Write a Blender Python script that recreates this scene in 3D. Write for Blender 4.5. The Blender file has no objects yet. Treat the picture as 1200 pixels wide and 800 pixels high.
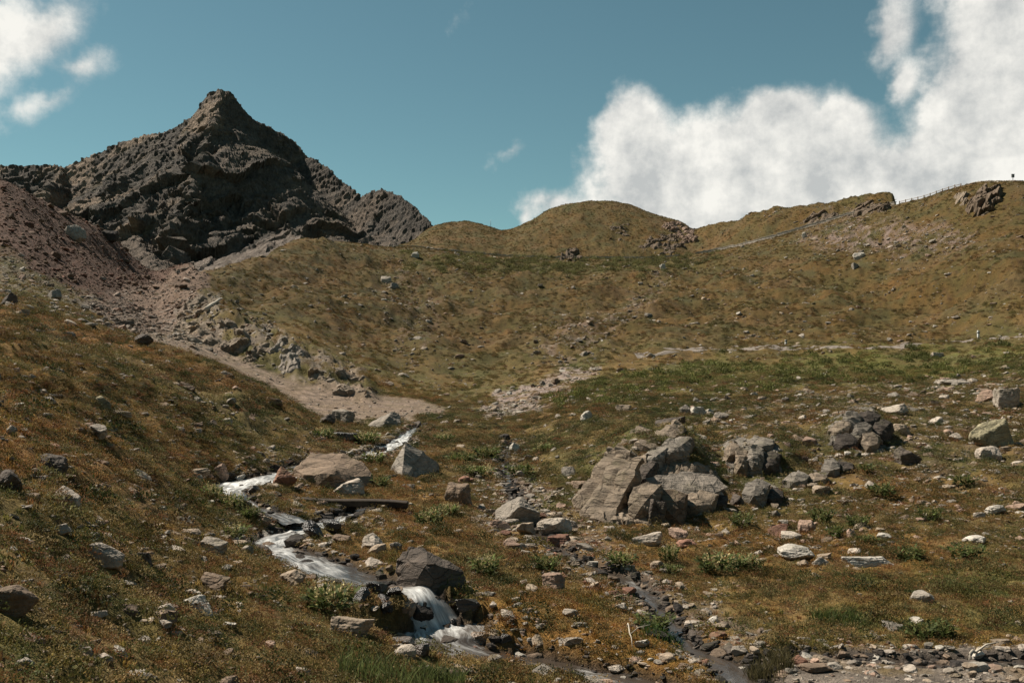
import bpy, bmesh, math, random
import numpy as np
from mathutils import Vector, Matrix, Euler
random.seed(7)
RNG = np.random.default_rng(11)
SC = bpy.context.scene
COL = SC.collection
F = 35.0 / 36.0 * 1200.0          # focal length in photo pixels
HY = 450.0                        # horizon row of the photo
R = math.radians

# ------------------------------------------------------------------ noise
def _h(ix, iy, iz, seed):
    n = (ix.astype(np.int64) * 374761393 + iy.astype(np.int64) * 668265263 + iz.astype(np.int64) * 2147483647 * 3 + seed * 1274126177) & 0xffffffff
    n = ((n ^ (n >> 13)) * 1274126177) & 0xffffffff
    n = ((n ^ (n >> 15)) * 2246822519) & 0xffffffff
    return n ^ (n >> 16)
def noise2(x, y, seed=0):
    x = np.asarray(x, float); y = np.asarray(y, float)
    ix = np.floor(x); iy = np.floor(y); fx = x - ix; fy = y - iy
    u = fx * fx * fx * (fx * (fx * 6 - 15) + 10); v = fy * fy * fy * (fy * (fy * 6 - 15) + 10)
    z0 = np.zeros_like(ix)
    def g(a, b):
        t = _h(ix + a, iy + b, z0, seed) * (2 * math.pi / 4294967296.0)
        return np.cos(t) * (fx - a) + np.sin(t) * (fy - b)
    n0 = g(0, 0) * (1 - u) + g(1, 0) * u
    n1 = g(0, 1) * (1 - u) + g(1, 1) * u
    return (n0 * (1 - v) + n1 * v) * 1.5
def fbm(x, y, oc=4, seed=0, gain=0.5, lac=2.03):
    a = 1.0; s = 0.0; f = 1.0; t = 0.0
    for k in range(oc):
        s = s + a * noise2(x * f + 17.3 * k, y * f - 9.1 * k, seed + k); t += a
        a *= gain; f *= lac
    return s / t
def ridged(x, y, oc=4, seed=0, gain=0.5, lac=2.03):
    a = 1.0; s = 0.0; f = 1.0; t = 0.0
    for k in range(oc):
        s = s + a * (1 - 2 * np.abs(noise2(x * f + 5.7 * k, y * f + 3.3 * k, seed + k))); t += a
        a *= gain; f *= lac
    return s / t
def noise3(p, seed=0):
    i = np.floor(p); f = p - i; u = f * f * (3 - 2 * f); out = 0
    for a in (0, 1):
        for b in (0, 1):
            for c in (0, 1):
                w = (u[:, 0] if a else 1 - u[:, 0]) * (u[:, 1] if b else 1 - u[:, 1]) * (u[:, 2] if c else 1 - u[:, 2])
                out = out + w * (_h(i[:, 0] + a, i[:, 1] + b, i[:, 2] + c, seed) / 2147483648.0 - 1)
    return out
def fbm3(p, oc=4, seed=0, gain=0.5):
    a = 1.0; s = 0; f = 1.0; t = 0
    for k in range(oc):
        s = s + a * noise3(p * f + 7.7 * k, seed + k); t += a; a *= gain; f *= 2.1
    return s / t
def facets(a, b, seed):
    """broken rock: every cell of an irregular mosaic is a tilted plane of its own"""
    ia = np.floor(a); ib = np.floor(b); best = np.full(a.shape, 1e9); out = np.zeros(a.shape); z0 = np.zeros_like(ia)
    for i in (-1, 0, 1):
        for j in (-1, 0, 1):
            h1 = _h(ia + i, ib + j, z0, seed); h2 = _h(ia + i, ib + j, z0, seed + 77)
            ca = ia + i + (h1 & 1023) / 1023.0; cb = ib + j + ((h1 >> 10) & 1023) / 1023.0
            dd = (a - ca) ** 2 + (b - cb) ** 2; m = dd < best
            v = ((h2 & 1023) / 511.5 - 1) * .5 + ((((h2 >> 10) & 1023) / 511.5 - 1) * (a - ca) + (((h2 >> 20) & 1023) / 511.5 - 1) * (b - cb)) * .95
            best = np.where(m, dd, best); out = np.where(m, v, out)
    return out
def sst(a, b, x):
    t = np.clip((x - a) / (b - a), 0, 1); return t * t * (3 - 2 * t)
def mix(a, b, t):
    t = np.asarray(t)[..., None]; return a * (1 - t) + np.asarray(b) * t

# ------------------------------------------------------------------ interpolation
def pchip_slopes(X, Y):
    h = np.diff(X, axis=1); dl = np.diff(Y, axis=1) / h
    m = np.zeros_like(Y)
    w1 = 2 * h[:, 1:] + h[:, :-1]; w2 = h[:, 1:] + 2 * h[:, :-1]
    s = dl[:, :-1] * dl[:, 1:]
    with np.errstate(divide='ignore', invalid='ignore'):
        mm = (w1 + w2) / (w1 / dl[:, :-1] + w2 / dl[:, 1:])
    m[:, 1:-1] = np.where(s > 0, np.nan_to_num(mm), 0)
    m[:, 0] = dl[:, 0]; m[:, -1] = dl[:, -1]
    return m
def herm(X, Y, M, q):
    k = np.clip(np.searchsorted(X, q) - 1, 0, len(X) - 2)
    h = X[k + 1] - X[k]; t = np.clip((q - X[k]) / h, 0, 1)
    return ((1 + 2 * t) * (1 - t) ** 2) * Y[k] + t * (1 - t) ** 2 * h * M[k] + t * t * (3 - 2 * t) * Y[k + 1] + t * t * (t - 1) * h * M[k + 1]
def pch(tab, q):
    a = np.array(tab, float); X = a[:, 0]; Y = a[:, 1]
    M = pchip_slopes(X[None], Y[None])[0]
    return herm(X, Y, M, np.asarray(q, float))

# ------------------------------------------------------------------ terrain: lines of relief given as (bearing, sight line, distance)
ST = [-400, 0, 100, 185, 250, 300, 350, 420, 480, 540, 600, 700, 830, 950, 1080, 1200, 1600]
def L(ys, ds): return (list(zip(ST, ys)), list(zip(ST, ds)))
LINES = [
 L([800]*17, [4.6,6.2,7.4,8.6,9.7,10.3,10.9,11.6,12.3,12.6,12.8,13,13.1,13.1,13.1,13.1,13.1]),
 L([700]*17, [6.2,8.3,10,12,13.6,14.3,14.7,15,15.3,15.8,16.2,17,18,18,18.3,18.5,19]),
 L([600]*17, [8.5,11.2,13.8,17,20,21.3,22,23.5,24,25,26,26,27,28,28.5,29,30]),
 L([540]*17, [10.5,13.8,17.4,22,27,29.5,31,33,35,37,38,34.5,35.5,37,37.5,38,39]),
 L([395,410,420,425,435,459,484,500,500,500,500,495,490,490,490,490,488], [23,28,35,43,48,48,45,50,49,52,55,46,49,50,49,49,49]),
 L([360,368,388,405,427,464,491,486,485,484,480,468,462,460,458,455,450], [36,42,50,58,66,60,56,60,62,66,70,62,64,66,64,62,60]),
 L([350,358,375,392,408,432,452,468,470,470,462,445,438,435,435,425,410], [46,50,64,80,80,75,72,70,72,76,80,80,82,82,80,76,72]),
 L([330,335,355,370,366,396,412,440,450,450,435,420,411,405,403,395,380], [80,85,100,110,93,83,81,80,84,90,98,100,104,106,100,92,86]),
 L([290,300,325,350,352,365,372,395,405,405,395,385,380,370,365,350,330], [105,110,125,135,112,112,115,112,115,120,130,138,132,130,120,108,100]),
 L([240,255,292,335,340,328,328,330,335,338,335,330,325,310,295,270,250], [130,135,150,165,135,150,165,180,185,185,190,198,190,175,155,140,128]),
]
ROADY = [(-400,180),(0,215),(30,228),(50,240),(100,262),(130,276),(150,298),(185,324),(215,326),(245,331),(270,323),(300,311),(350,297),(390,292),(420,291),(480,292),(540,298),(600,303),(700,305),(760,305),(820,299),(900,282),(950,267),(1000,253),(1045,243),(1080,235),(1125,221),(1160,215),(1200,215),(1600,200)]
ROADD = [(-400,160),(0,160),(50,168),(100,175),(150,190),(185,205),(215,212),(245,172),(300,195),(350,225),(420,250),(480,258),(540,250),(600,245),(700,245),(760,240),(820,238),(900,222),(950,215),(1000,208),(1045,200),(1080,193),(1125,183),(1200,168),(1600,160)]
CRESTY = [(440,297),(470,291),(485,286),(500,275),(520,267),(545,265.5),(570,270),(588,275.5),(605,271.5),(620,265),(640,254),(660,246),(690,240.5),(715,241),(740,246),(770,256),(800,265),(815,274),(830,272),(850,268),(900,257),(940,250),(980,246),(1000,240),(1020,237),(1045,243),(1065,248)]
CRESTD = [(440,290),(480,320),(545,352),(600,335),(700,330),(800,315),(830,285),(950,255),(1065,225)]
PXT = np.array([-400.0] + list(np.arange(-398, 1600, 1.0)) + [1600.0])
def cols_for(px):
    """knots (distance, height) for each bearing"""
    px = np.clip(np.asarray(px, float), -400, 1600)
    D = []; Z = []
    one = np.ones_like(px)
    D += [0.3 * one, 3.5 * one]; Z += [-1.68 * one, -1.78 * one]
    for ty, td in LINES:
        y = pch(ty, px); d = pch(td, px); D.append(d); Z.append((HY - y) / F * d)
    y = pch(ROADY, px); d = pch(ROADD, px); zr = (HY - y) / F * d
    D.append(d); Z.append(zr)
    rt = sst(400, 440, px)                                    # the road bench exists east of the spur
    D.append(d + 6); Z.append(zr + 0.15 * rt - 1.2 * (1 - rt))
    cy = pch(CRESTY, px); cd = pch(CRESTD, px); cz = (HY - cy) / F * cd
    w = sst(440, 470, px) * (1 - sst(1045, 1065, px))
    fd = d + 40; fz = zr - 10 - 8 * (1 - rt)
    dd = fd * (1 - w) + cd * w; dd = np.maximum(dd, d + 14)
    zz = fz * (1 - w) + cz * w
    D.append(dd); Z.append(zz)
    D.append(dd + 110); Z.append(zz - 32)
    D.append(700 * one); Z.append(-15 * one)
    D.append(6000 * one); Z.append(-60 * one)
    return np.array(D).T, np.array(Z).T

dense = np.arange(-160, 1361, 1.8)
th_d = np.arctan((dense - 600) / F)
thL = np.arctan(-1000 / F); thR = -thL
mid_l = np.linspace(thL, th_d[0], 60)[:-1]; mid_r = np.linspace(th_d[-1], thR, 60)[1:]
back_r = np.linspace(thR, math.pi, 60)[1:]; back_l = np.linspace(-math.pi, thL, 60)[:-1]
TH = np.concatenate([back_l, mid_l, th_d, mid_r, back_r])
NC = len(TH)
PXC = np.where(np.abs(TH) < thR + 1e-9, 600 + F * np.tan(np.clip(TH, thL, thR)), np.where(TH < 0, -400, 1600))
RS = 1 / np.cos(np.clip(TH, thL, thR))
ROWS = np.concatenate([np.geomspace(0.6, 5.5, 24)[:-1], np.geomspace(5.5, 430, 690), np.geomspace(430, 6000, 42)[1:]])
NR = len(ROWS)
KD, KZ = cols_for(PXC)
# behind the camera the two flanks are blended into each other
kl, kr = KD[len(back_l)].copy(), KD[-len(back_r) - 1].copy()
zl, zr_ = KZ[len(back_l)].copy(), KZ[-len(back_r) - 1].copy()
for j in range(NC):
    if abs(TH[j]) > thR + 1e-9:
        t = 0.5 * (abs(TH[j]) - thR) / (math.pi - thR)
        if TH[j] < 0: KD[j] = kl * (1 - t) + kr * t; KZ[j] = zl * (1 - t) + zr_ * t
        else: KD[j] = kr * (1 - t) + kl * t; KZ[j] = zr_ * (1 - t) + zl * t
UK = np.log(KD); MK = pchip_slopes(UK, KZ)
LR = np.log(ROWS)
BASE = np.array([herm(UK[j], KZ[j], MK[j], LR) for j in range(NC)])       # (NC, NR)
DG = np.broadcast_to(ROWS[None], BASE.shape)
XG = np.sin(TH)[:, None] * RS[:, None] * DG
YG = np.cos(TH)[:, None] * RS[:, None] * DG
XG = np.where(np.abs(TH)[:, None] < 1.5, np.tan(np.clip(TH, -1.5, 1.5))[:, None] * np.cos(TH)[:, None] * RS[:, None] * DG, XG)
PXG = np.broadcast_to(PXC[:, None], BASE.shape)

def grid_at(G, px, d):
    px = np.asarray(px, float); d = np.asarray(d, float)
    c = np.interp(np.arctan((px - 600) / F), TH, np.arange(NC)); r = np.interp(np.log(d), LR, np.arange(NR))
    c0 = np.clip(c.astype(int), 0, NC - 2); r0 = np.clip(r.astype(int), 0, NR - 2); a = c - c0; b = r - r0
    return (G[c0, r0] * (1 - a) + G[c0 + 1, r0] * a) * (1 - b) + (G[c0, r0 + 1] * (1 - a) + G[c0 + 1, r0 + 1] * a) * b
def hit(G, px, py):
    """first ground point on a sight line"""
    z = grid_at(G, np.full(NR, px), ROWS)
    p = HY - F * z / ROWS
    k = np.where((p <= py) & (ROWS > 5))[0]
    k = k[0] if len(k) else NR - 60
    a = np.clip((p[k - 1] - py) / max(p[k - 1] - p[k], 1e-6), 0, 1)
    d = ROWS[k - 1] * (1 - a) + ROWS[k] * a
    return Vector(((px - 600) / F * d, d, float(grid_at(G, [px], [d])[0])))

# ------------------------------------------------------------------ brooks
# bearing, sight line, width (m), foam 0-1, lowering
BROOK_A = [(497,497,.5,.3,0),(480,507,.7,.7,0),(466,519,1.1,1,0),(446,528,1.2,1,0),(425,537,1.2,.9,0),(398,536,1.2,.7,0),(360,541,1.2,.6,0),(322,556,1.3,.8,0),(294,563,2.3,1,0),(274,569,1.5,.9,-.03),(282,585,.5,.5,0),(318,600,.5,.5,0),(350,612,.8,.6,0)]
BROOK_B = [(440,595,.6,.35,0),(418,600,.9,.5,0),(396,606,1.0,.75,0),(360,614,1.2,.8,0),(330,622,1.2,.8,0),(318,634,1.0,.75,0),(338,648,1.1,.75,0),(365,660,1.2,.65,0),(395,672,1.4,.5,0),(425,681,1.3,.4,0),(452,688,1.0,.3,0.02),(476,692,.8,.7,.08),(489,695,.8,1,.07),(498,700,.9,1,-.03),(506,703,1.05,1,-.2),(513,706,1.2,.95,-.33),(518,714,2.0,.75,-.33),(524,727,2.2,.5,-.31),(548,739,1.6,.5,-.29),(578,747,.9,.35,-.28),(610,752,.95,.35,-.27),(650,760,.95,.35,-.26),(700,772,1.0,.45,-.25),(770,792,1.2,.3,-.24)]
BROOK_C = [(598,515,.3,.5,0),(590,540,.3,.5,0),(602,575,.3,.2,0),(640,632,.35,.2,0),(700,668,.35,.25,0),(742,683,.35,.55,-.03),(770,705,.35,.15,-.05),(785,725,.35,.2,-.06),(800,747,.45,.1,-.1),(845,765,.6,.1,-.12),(868,780,.8,.2,-.14),(880,798,1.0,.15,-.15)]
POOL_D = [(1250,772,.5,.1,-.04),(1160,773,.6,.1,-.04),(1080,774,.5,.1,-.05),(1000,768,.3,.15,-.06),(940,764,.25,.15,-.08),(880,772,.4,.15,-.1)]
def path_of(b):
    P = []
    for px, py, w, fo, dz in b:
        v = hit(BASE, px, py); P.append([v.x, v.y, v.z - 0.07 + dz, w, fo])
    P = np.array(P)
    s = np.concatenate([[0], np.cumsum(np.linalg.norm(np.diff(P[:, :2], axis=0), axis=1))])
    q = np.arange(0, s[-1], 0.07)
    out = np.stack([pch(np.stack([s, P[:, k]], 1), q) for k in range(5)], 1)
    zz = out[:, 2]
    zz = np.minimum.accumulate(zz) if zz[0] > zz[-1] else zz
    out[:, 2] = zz
    return out
PATHS = [path_of(b) for b in (BROOK_A, BROOK_B, BROOK_C, POOL_D)]
Z = BASE.copy()
# ---- relief noise
near = 1 - sst(40, 75, DG)
lump = fbm(XG / 3.1, YG / 4.2, 4, 3) * 0.32 + ridged(XG / 1.1, YG / 1.4, 3, 8) * .17 + fbm(XG / 0.75, YG / 0.8, 3, 9) * 0.075
left = (1 - sst(300, 390, PXG)) * sst(7, 11, DG) * (1 - sst(45, 60, DG))
terr = ridged((XG * .8 + YG * .35) / 3.4, (YG - XG * .5) / 6.5, 3, 21) * 0.5 * left * sst(9, 18, DG) + ridged(XG / 1.5, YG / 2.3, 3, 22) * .17 * left
far_l = (fbm(XG / 19, YG / 25, 5, 31) * 3.3 + ridged((XG + YG * .3) / 12, YG / 15, 4, 35) * 1.5) * sst(72, 125, DG) * (1 - sst(262, 300, DG) * .75) + ridged(XG / 5, YG / 7, 3, 41) * 0.5 * sst(80, 120, DG)
gravel_flat = np.exp(-((DG - 65) / 9.0) ** 2) * sst(260, 330, PXG) * (1 - sst(480, 560, PXG))
roadw = sst(-9, -3, DG - grid_at(BASE * 0 + np.interp(PXC, PXT, pch(ROADD, PXT))[:, None], PXG, DG)) * 1.0
rd = np.interp(PXC, PXT, pch(ROADD, PXT))[:, None]
roadmask = (sst(-10, -1, DG - rd) * (1 - sst(8, 16, DG - rd)))
scree_k = (1 - sst(170, 215, PXG)) * sst(85, 105, DG) * (1 - sst(205, 240, DG))
far_l = far_l * (1 - 0.7 * scree_k) + fbm(XG / 1.4, YG / 1.8, 3, 77) * .3 * scree_k
amp = 0.5 + 0.5 * sst(12, 30, DG)
far_l = far_l - np.maximum(far_l, 0) * sst(-55, -15, DG - rd) * (1 - sst(14, 22, DG - rd)) * sst(380, 430, PXG)
Z = Z + (lump * amp * (0.35 + 0.65 * near) * (1 - .7 * gravel_flat) + terr + far_l * (1 - 0.9 * roadmask)) * sst(5, 9, DG) * (1 - sst(430, 600, DG))
# fine rocky break-up of the stream bank below the spur
bank = sst(195, 230, PXG) * (1 - sst(425, 450, PXG)) * sst(0, 4, DG - (72 + (350 - PXG) * .06)) * (1 - sst(11, 18, DG - (72 + (350 - PXG) * .06)))
Z = Z + bank * ridged((XG + YG * .6) / 2.2, (YG - XG) / 7.0, 4, 55) * 1.0
# the turf knoll that carries the big outcrop
kn = np.exp(-((PXG - 772) / 62.0) ** 4) * sst(28.3, 31.0, DG) * (1 - sst(33, 43, DG))
Z = Z + kn * (1.25 + .25 * fbm(XG / 1.2, YG / 1.2, 3, 61))
kn2 = np.exp(-((PXG - 890) / 45.0) ** 4) * sst(32.5, 34.5, DG) * (1 - sst(36, 44, DG)) + np.exp(-((PXG - 1003) / 40.0) ** 4) * sst(39, 42, DG) * (1 - sst(44, 52, DG))
Z = Z + kn2 * .75
# ---- carve channels
def near_path(P, reach, G=None):
    """distance, level and width of the nearest path point for every near ground vertex"""
    sel = np.where((DG < 75) & (DG > 5) & (np.abs(TH)[:, None] < .8))
    xs = XG[sel]; ys = YG[sel]
    bd = np.full(len(xs), 1e9); bi = np.zeros(len(xs), int)
    Q = P[::4]
    for i in range(len(Q)):
        dd = (xs - Q[i, 0]) ** 2 + (ys - Q[i, 1]) ** 2
        m = dd < bd; bd[m] = dd[m]; bi[m] = i
    return sel, np.sqrt(bd), Q[bi]
WET = np.zeros_like(Z)
NP_ = [near_path(P, 3) for P in PATHS]
for sel, dist, q in NP_:
    dm_ = 1 - sst(.4, 2.6, dist - q[:, 3] * .35); Z[sel] = Z[sel] * (1 - .8 * dm_) + BASE[sel] * .8 * dm_
for sel, dist, q in NP_:
    hw = q[:, 3] * 0.35 * (1 + .35 * noise2(XG[sel] * 1.3, YG[sel] * 1.3, 5))
    z = Z[sel]
    bed = q[:, 2] - 0.06 * (1 - np.clip(dist / np.maximum(hw, .05), 0, 1.2) ** 2) - 0.01
    w = 1 - sst(hw * 1.0, hw * 1.0 + 0.75, dist)
    zc = z * (1 - w) + np.minimum(bed + 0.16 * sst(hw * .9, hw + .3, dist), np.where(WET[sel] > .5, z, z + .25)) * w
    Z[sel] = zc
    WET[sel] = np.maximum(WET[sel], 1 - sst(hw, hw + .35, dist))

PYB = HY - F * BASE / DG                                   # sight line of the smooth relief
# running horizon, for visibility tests
PYF = HY - F * Z / DG
HOR = np.minimum.accumulate(np.where(DG > 4, PYF, 2000), axis=1)

# ------------------------------------------------------------------ ground cover zones
def poly_w(poly, X, Y, soft):
    P = np.array(poly, float); inside = np.zeros(X.shape, bool); dm = np.full(X.shape, 1e9)
    n = len(P)
    for i in range(n):
        x1, y1 = P[i]; x2, y2 = P[(i + 1) % n]
        dx, dy = x2 - x1, y2 - y1
        t = np.clip(((X - x1) * dx + (Y - y1) * dy) / (dx * dx + dy * dy + 1e-9), 0, 1)
        dm = np.minimum(dm, np.hypot(X - x1 - t * dx, Y - y1 - t * dy))
        c = ((y1 > Y) != (y2 > Y)) & (X < (x2 - x1) * (Y - y1) / (y2 - y1 + 1e-12) + x1)
        inside ^= c
    return sst(-soft, soft, np.where(inside, dm, -dm))
wob = fbm(PXG / 26, PYB / 13, 4, 88)
PW = PXG + wob * 30; QW = PYB + fbm(PXG / 26 + 40, PYB / 13, 4, 89) * 16
def zone(poly, soft, dmin=0, dmax=1e9):
    z = poly_w(poly, PW, QW, soft)
    return z * (DG > dmin) * (DG < dmax)
zg_gravel = poly_w([(175,398),(235,398),(290,425),(350,449),(430,463),(490,468),(525,480),(490,492),(400,500),(340,498),(300,470),(270,448),(230,424),(170,408)], PXG + wob * 22, PYB + wob * 9, 4) * (DG > 50) * (DG < 100)
Zn = dict(
 gravel=zg_gravel,
 redscree=zone([(-900,60),(-100,150),(0,180),(70,225),(150,270),(215,322),(160,338),(130,352),(80,340),(0,292),(-900,200)], 8, 80),
 brownflat=zone([(120,350),(165,325),(245,315),(240,345),(215,372),(200,400),(130,385),(95,362)], 6, 60),
 rubble=zone([(-900,230),(0,296),(80,340),(130,352),(180,380),(225,402),(150,402),(80,372),(0,350),(-900,330)], 8, 40),
 bank=zone([(188,335),(240,352),(262,382),(310,382),(345,408),(415,432),(432,458),(385,462),(330,436),(260,412),(195,402)], 5, 60, 110),
 cscree=zone([(560,488),(590,458),(640,442),(700,428),(690,444),(655,460),(625,484)], 4, 60),
 rscree=zone([(930,280),(1000,255),(1060,262),(1130,275),(1150,300),(1050,305),(990,300)], 14, 100),
 hscree=zone([(620,430),(660,395),(730,370),(780,320),(790,325),(750,380),(690,420)], 10, 80) * .8 + zone([(440,340),(480,330),(520,360),(510,420),(460,430),(470,380)], 12, 80) * .5,
 green=zone([(640,478),(700,440),(830,425),(950,418),(1080,415),(1300,398),(1300,432),(1080,448),(950,455),(800,458),(720,470)], 7, 50, 125),
 greenup=zone([(470,302),(560,302),(700,308),(840,302),(820,320),(650,328),(530,318),(520,330),(480,318)], 6, 120),
 streambed=zone([(540,560),(620,560),(690,605),(720,640),(800,690),(890,745),(870,800),(790,770),(720,710),(630,668),(560,620)], 10, 0, 60) * .75,
 pebble=zone([(860,778),(950,764),(1050,762),(1160,755),(1260,760),(1260,900),(840,900)], 6, 0, 20),
 lush=zone([(930,690),(1050,672),(1300,650),(1300,755),(1050,752),(960,730)], 14, 0, 30),
 rocky=zone([(840,470),(1000,455),(1260,440),(1260,640),(1050,640),(880,650),(780,640),(640,640),(580,600),(600,560),(820,560)], 14, 15, 75),
 orange=zone([(560,700),(700,690),(870,750),(870,790),(700,780),(590,760)], 16, 0, 30),
)
Zn['wet'] = WET
roadz = (sst(-1.5, .5, DG - rd) * (1 - sst(6.5, 8, DG - rd))) * sst(400, 430, PXG)
Zn['road'] = roadz
# ---- colours of the cover itself (albedo)
n1 = fbm(XG / 7, YG / 9, 4, 101) * (1 - .45 * sst(60, 110, DG)); n2 = fbm(XG / 1.6, YG / 1.9, 4, 111); n3 = fbm(XG / 30, YG / 38, 4, 121); n4 = fbm(XG / .45, YG / .45, 3, 131)
C_ORANGE = np.array([.235, .112, .034]); C_OLIVE = np.array([.118, .096, .034]); C_GREEN = np.array([.078, .082, .024]); C_STRAW = np.array([.26, .185, .085]); C_BROWN = np.array([.085, .055, .03])
fgk = np.maximum(1 - sst(16, 34, DG), (1 - sst(30, 60, DG)) * (1 - sst(250, 420, PXG)))
C = mix(np.broadcast_to(C_OLIVE, Z.shape + (3,)), C_ORANGE, np.clip(.20 + .42 * fgk + .9 * n1 + .5 * n2, 0, 1) * .9)
C = mix(C, C_GREEN, np.clip(sst(.08, .5, -n1 + n3 * .6 + .3 * n2), 0, 1) * (.65 - .4 * fgk))
C = mix(C, C_STRAW, sst(.12, .5, n2 * .8 + n3 * .5) * .38)
C = mix(C, C_BROWN, sst(.12, .5, n4 + .4 * n2) * .6)
C = mix(C, C_GREEN * 1.15, Zn['lush'] * sst(-.2, .25, n1 + .6 * n2) * .8)
C = mix(C, [.21, .10, .022], Zn['orange'] * .65)
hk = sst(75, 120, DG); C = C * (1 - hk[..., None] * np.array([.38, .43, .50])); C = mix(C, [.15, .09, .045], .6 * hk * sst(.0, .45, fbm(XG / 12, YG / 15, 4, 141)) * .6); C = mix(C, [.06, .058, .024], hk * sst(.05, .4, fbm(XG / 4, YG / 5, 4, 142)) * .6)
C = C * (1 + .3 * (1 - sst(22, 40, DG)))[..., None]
C = mix(C, [.085, .11, .026], np.clip(Zn['green'] * .6 + Zn['greenup'] * .3, 0, 1) * sst(-.25, .35, n2 + n1))
GRASSC = C.copy()
sp = .75 + .5 * sst(-.4, .4, n4)
def put(C, c, w): return mix(C, np.array(c) * sp[..., None], w)
C = put(C, [.16, .108, .08], Zn['brownflat'] * .9)
C = put(C, [.088, .048, .034], Zn['redscree'] * .93)
C = put(C, [.13, .115, .095], Zn['rubble'] * .55 * sst(-.3, .2, n1))
C = put(C, [.19, .155, .125], Zn['bank'] * .8 * sst(-.25, .2, n2 + .6 * n1))
C = put(C, [.225, .165, .122], Zn['gravel'] * (.75 + .25 * sst(-.3, .2, n2)))
C = put(C, [.26, .20, .17], Zn['cscree'] * sst(-.4, .1, n2))
C = put(C, [.19, .14, .12], np.clip(Zn['rscree'] * .8 + Zn['hscree'] * .6, 0, 1) * sst(-.05, .3, n2 + .5 * n1))
C = put(C, [.16, .12, .10], Zn['streambed'] * sst(-.2, .25, n2))
C = put(C, [.19, .155, .125], Zn['pebble'] * sst(-.5, .0, n2))
C = put(C, [.11, .085, .06], Zn['rocky'] * .5 * sst(-.1, .3, n2))
C = put(C, [.22, .19, .165], roadz)
C = put(C, [.055, .042, .032], WET)
barren = np.clip(Zn['gravel'] * 1.2 + Zn['redscree'] + Zn['brownflat'] * .95 + Zn['bank'] * .75 + Zn['cscree'] * .9 + Zn['pebble'] + Zn['streambed'] * .8 + WET * 1.2 + roadz + Zn['rscree'] * .4 + Zn['rubble'] * .45 + Zn['rocky'] * .25, 0, 1)

# ------------------------------------------------------------------ node helpers
def nn(t, ty, **k):
    n = t.nodes.new(ty)
    for a, b in k.items(): setattr(n, a, b)
    return n
def new_mat(name):
    m = bpy.data.materials.new(name); m.use_nodes = True; t = m.node_tree; t.nodes.clear()
    o = nn(t, 'ShaderNodeOutputMaterial'); b = nn(t, 'ShaderNodeBsdfPrincipled')
    t.links.new(b.outputs[0], o.inputs[0]); b.inputs['Roughness'].default_value = .9; b.inputs['Specular IOR Level'].default_value = .15
    return m, t, b
def noise_n(t, scale, detail=4, rough=.6, vec=None):
    n = nn(t, 'ShaderNodeTexNoise'); n.inputs['Scale'].default_value = scale; n.inputs['Detail'].default_value = detail; n.inputs['Roughness'].default_value = rough
    if vec is not None: t.links.new(vec, n.inputs['Vector'])
    return n.outputs[0]
def ramp(t, src, a, b, lo, hi):
    n = nn(t, 'ShaderNodeMapRange'); n.inputs[1].default_value = a; n.inputs[2].default_value = b; n.inputs[3].default_value = lo; n.inputs[4].default_value = hi
    t.links.new(src, n.inputs[0]); return n.outputs[0]
def mulc(t, col, fac):
    n = nn(t, 'ShaderNodeVectorMath', operation='SCALE'); t.links.new(col, n.inputs[0]); t.links.new(fac, n.inputs['Scale']); return n.outputs[0]
def mixc(t, a, b, fac):
    n = nn(t, 'ShaderNodeMix', data_type='RGBA')
    for s, v in ((n.inputs[6], a), (n.inputs[7], b), (n.inputs[0], fac)):
        if hasattr(v, 'is_output'): t.links.new(v, s)
        else: s.default_value = (*v, 1) if isinstance(v, (tuple, list)) else v
    return n.outputs[2]
def mth(t, op, a, b=None, c=None):
    n = nn(t, 'ShaderNodeMath', operation=op)
    for i, v in enumerate((a, b, c)):
        if v is None: continue
        if hasattr(v, 'is_output'): t.links.new(v, n.inputs[i])
        else: n.inputs[i].default_value = v
    return n.outputs[0]
def bump(t, b, h, strength, dist):
    n = nn(t, 'ShaderNodeBump'); n.inputs['Strength'].default_value = strength; n.inputs['Distance'].default_value = dist
    t.links.new(h, n.inputs['Height']); t.links.new(n.outputs[0], b.inputs['Normal'])

def mat_ground():
    m, t, b = new_mat('ground_cover')
    a = nn(t, 'ShaderNodeAttribute', attribute_name='col'); g = nn(t, 'ShaderNodeNewGeometry').outputs['Position']
    f1 = noise_n(t, 9, 6, .75, g); f2 = noise_n(t, 1.1, 6, .7, g); f3 = noise_n(t, 42, 3, .7, g)
    k = mth(t, 'MULTIPLY', ramp(t, f1, .3, .7, .55, 1.4), ramp(t, f2, .3, .7, .7, 1.3))
    k = mth(t, 'MULTIPLY', k, ramp(t, f3, .3, .7, .75, 1.25))
    t.links.new(mulc(t, a.outputs['Color'], k), b.inputs['Base Color'])
    h = mth(t, 'ADD', mth(t, 'MULTIPLY', f1, .5), mth(t, 'ADD', mth(t, 'MULTIPLY', f3, .18), mth(t, 'MULTIPLY', f2, 1.2)))
    bump(t, b, h, .9, .22); b.inputs['Roughness'].default_value = .95
    return m
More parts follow.
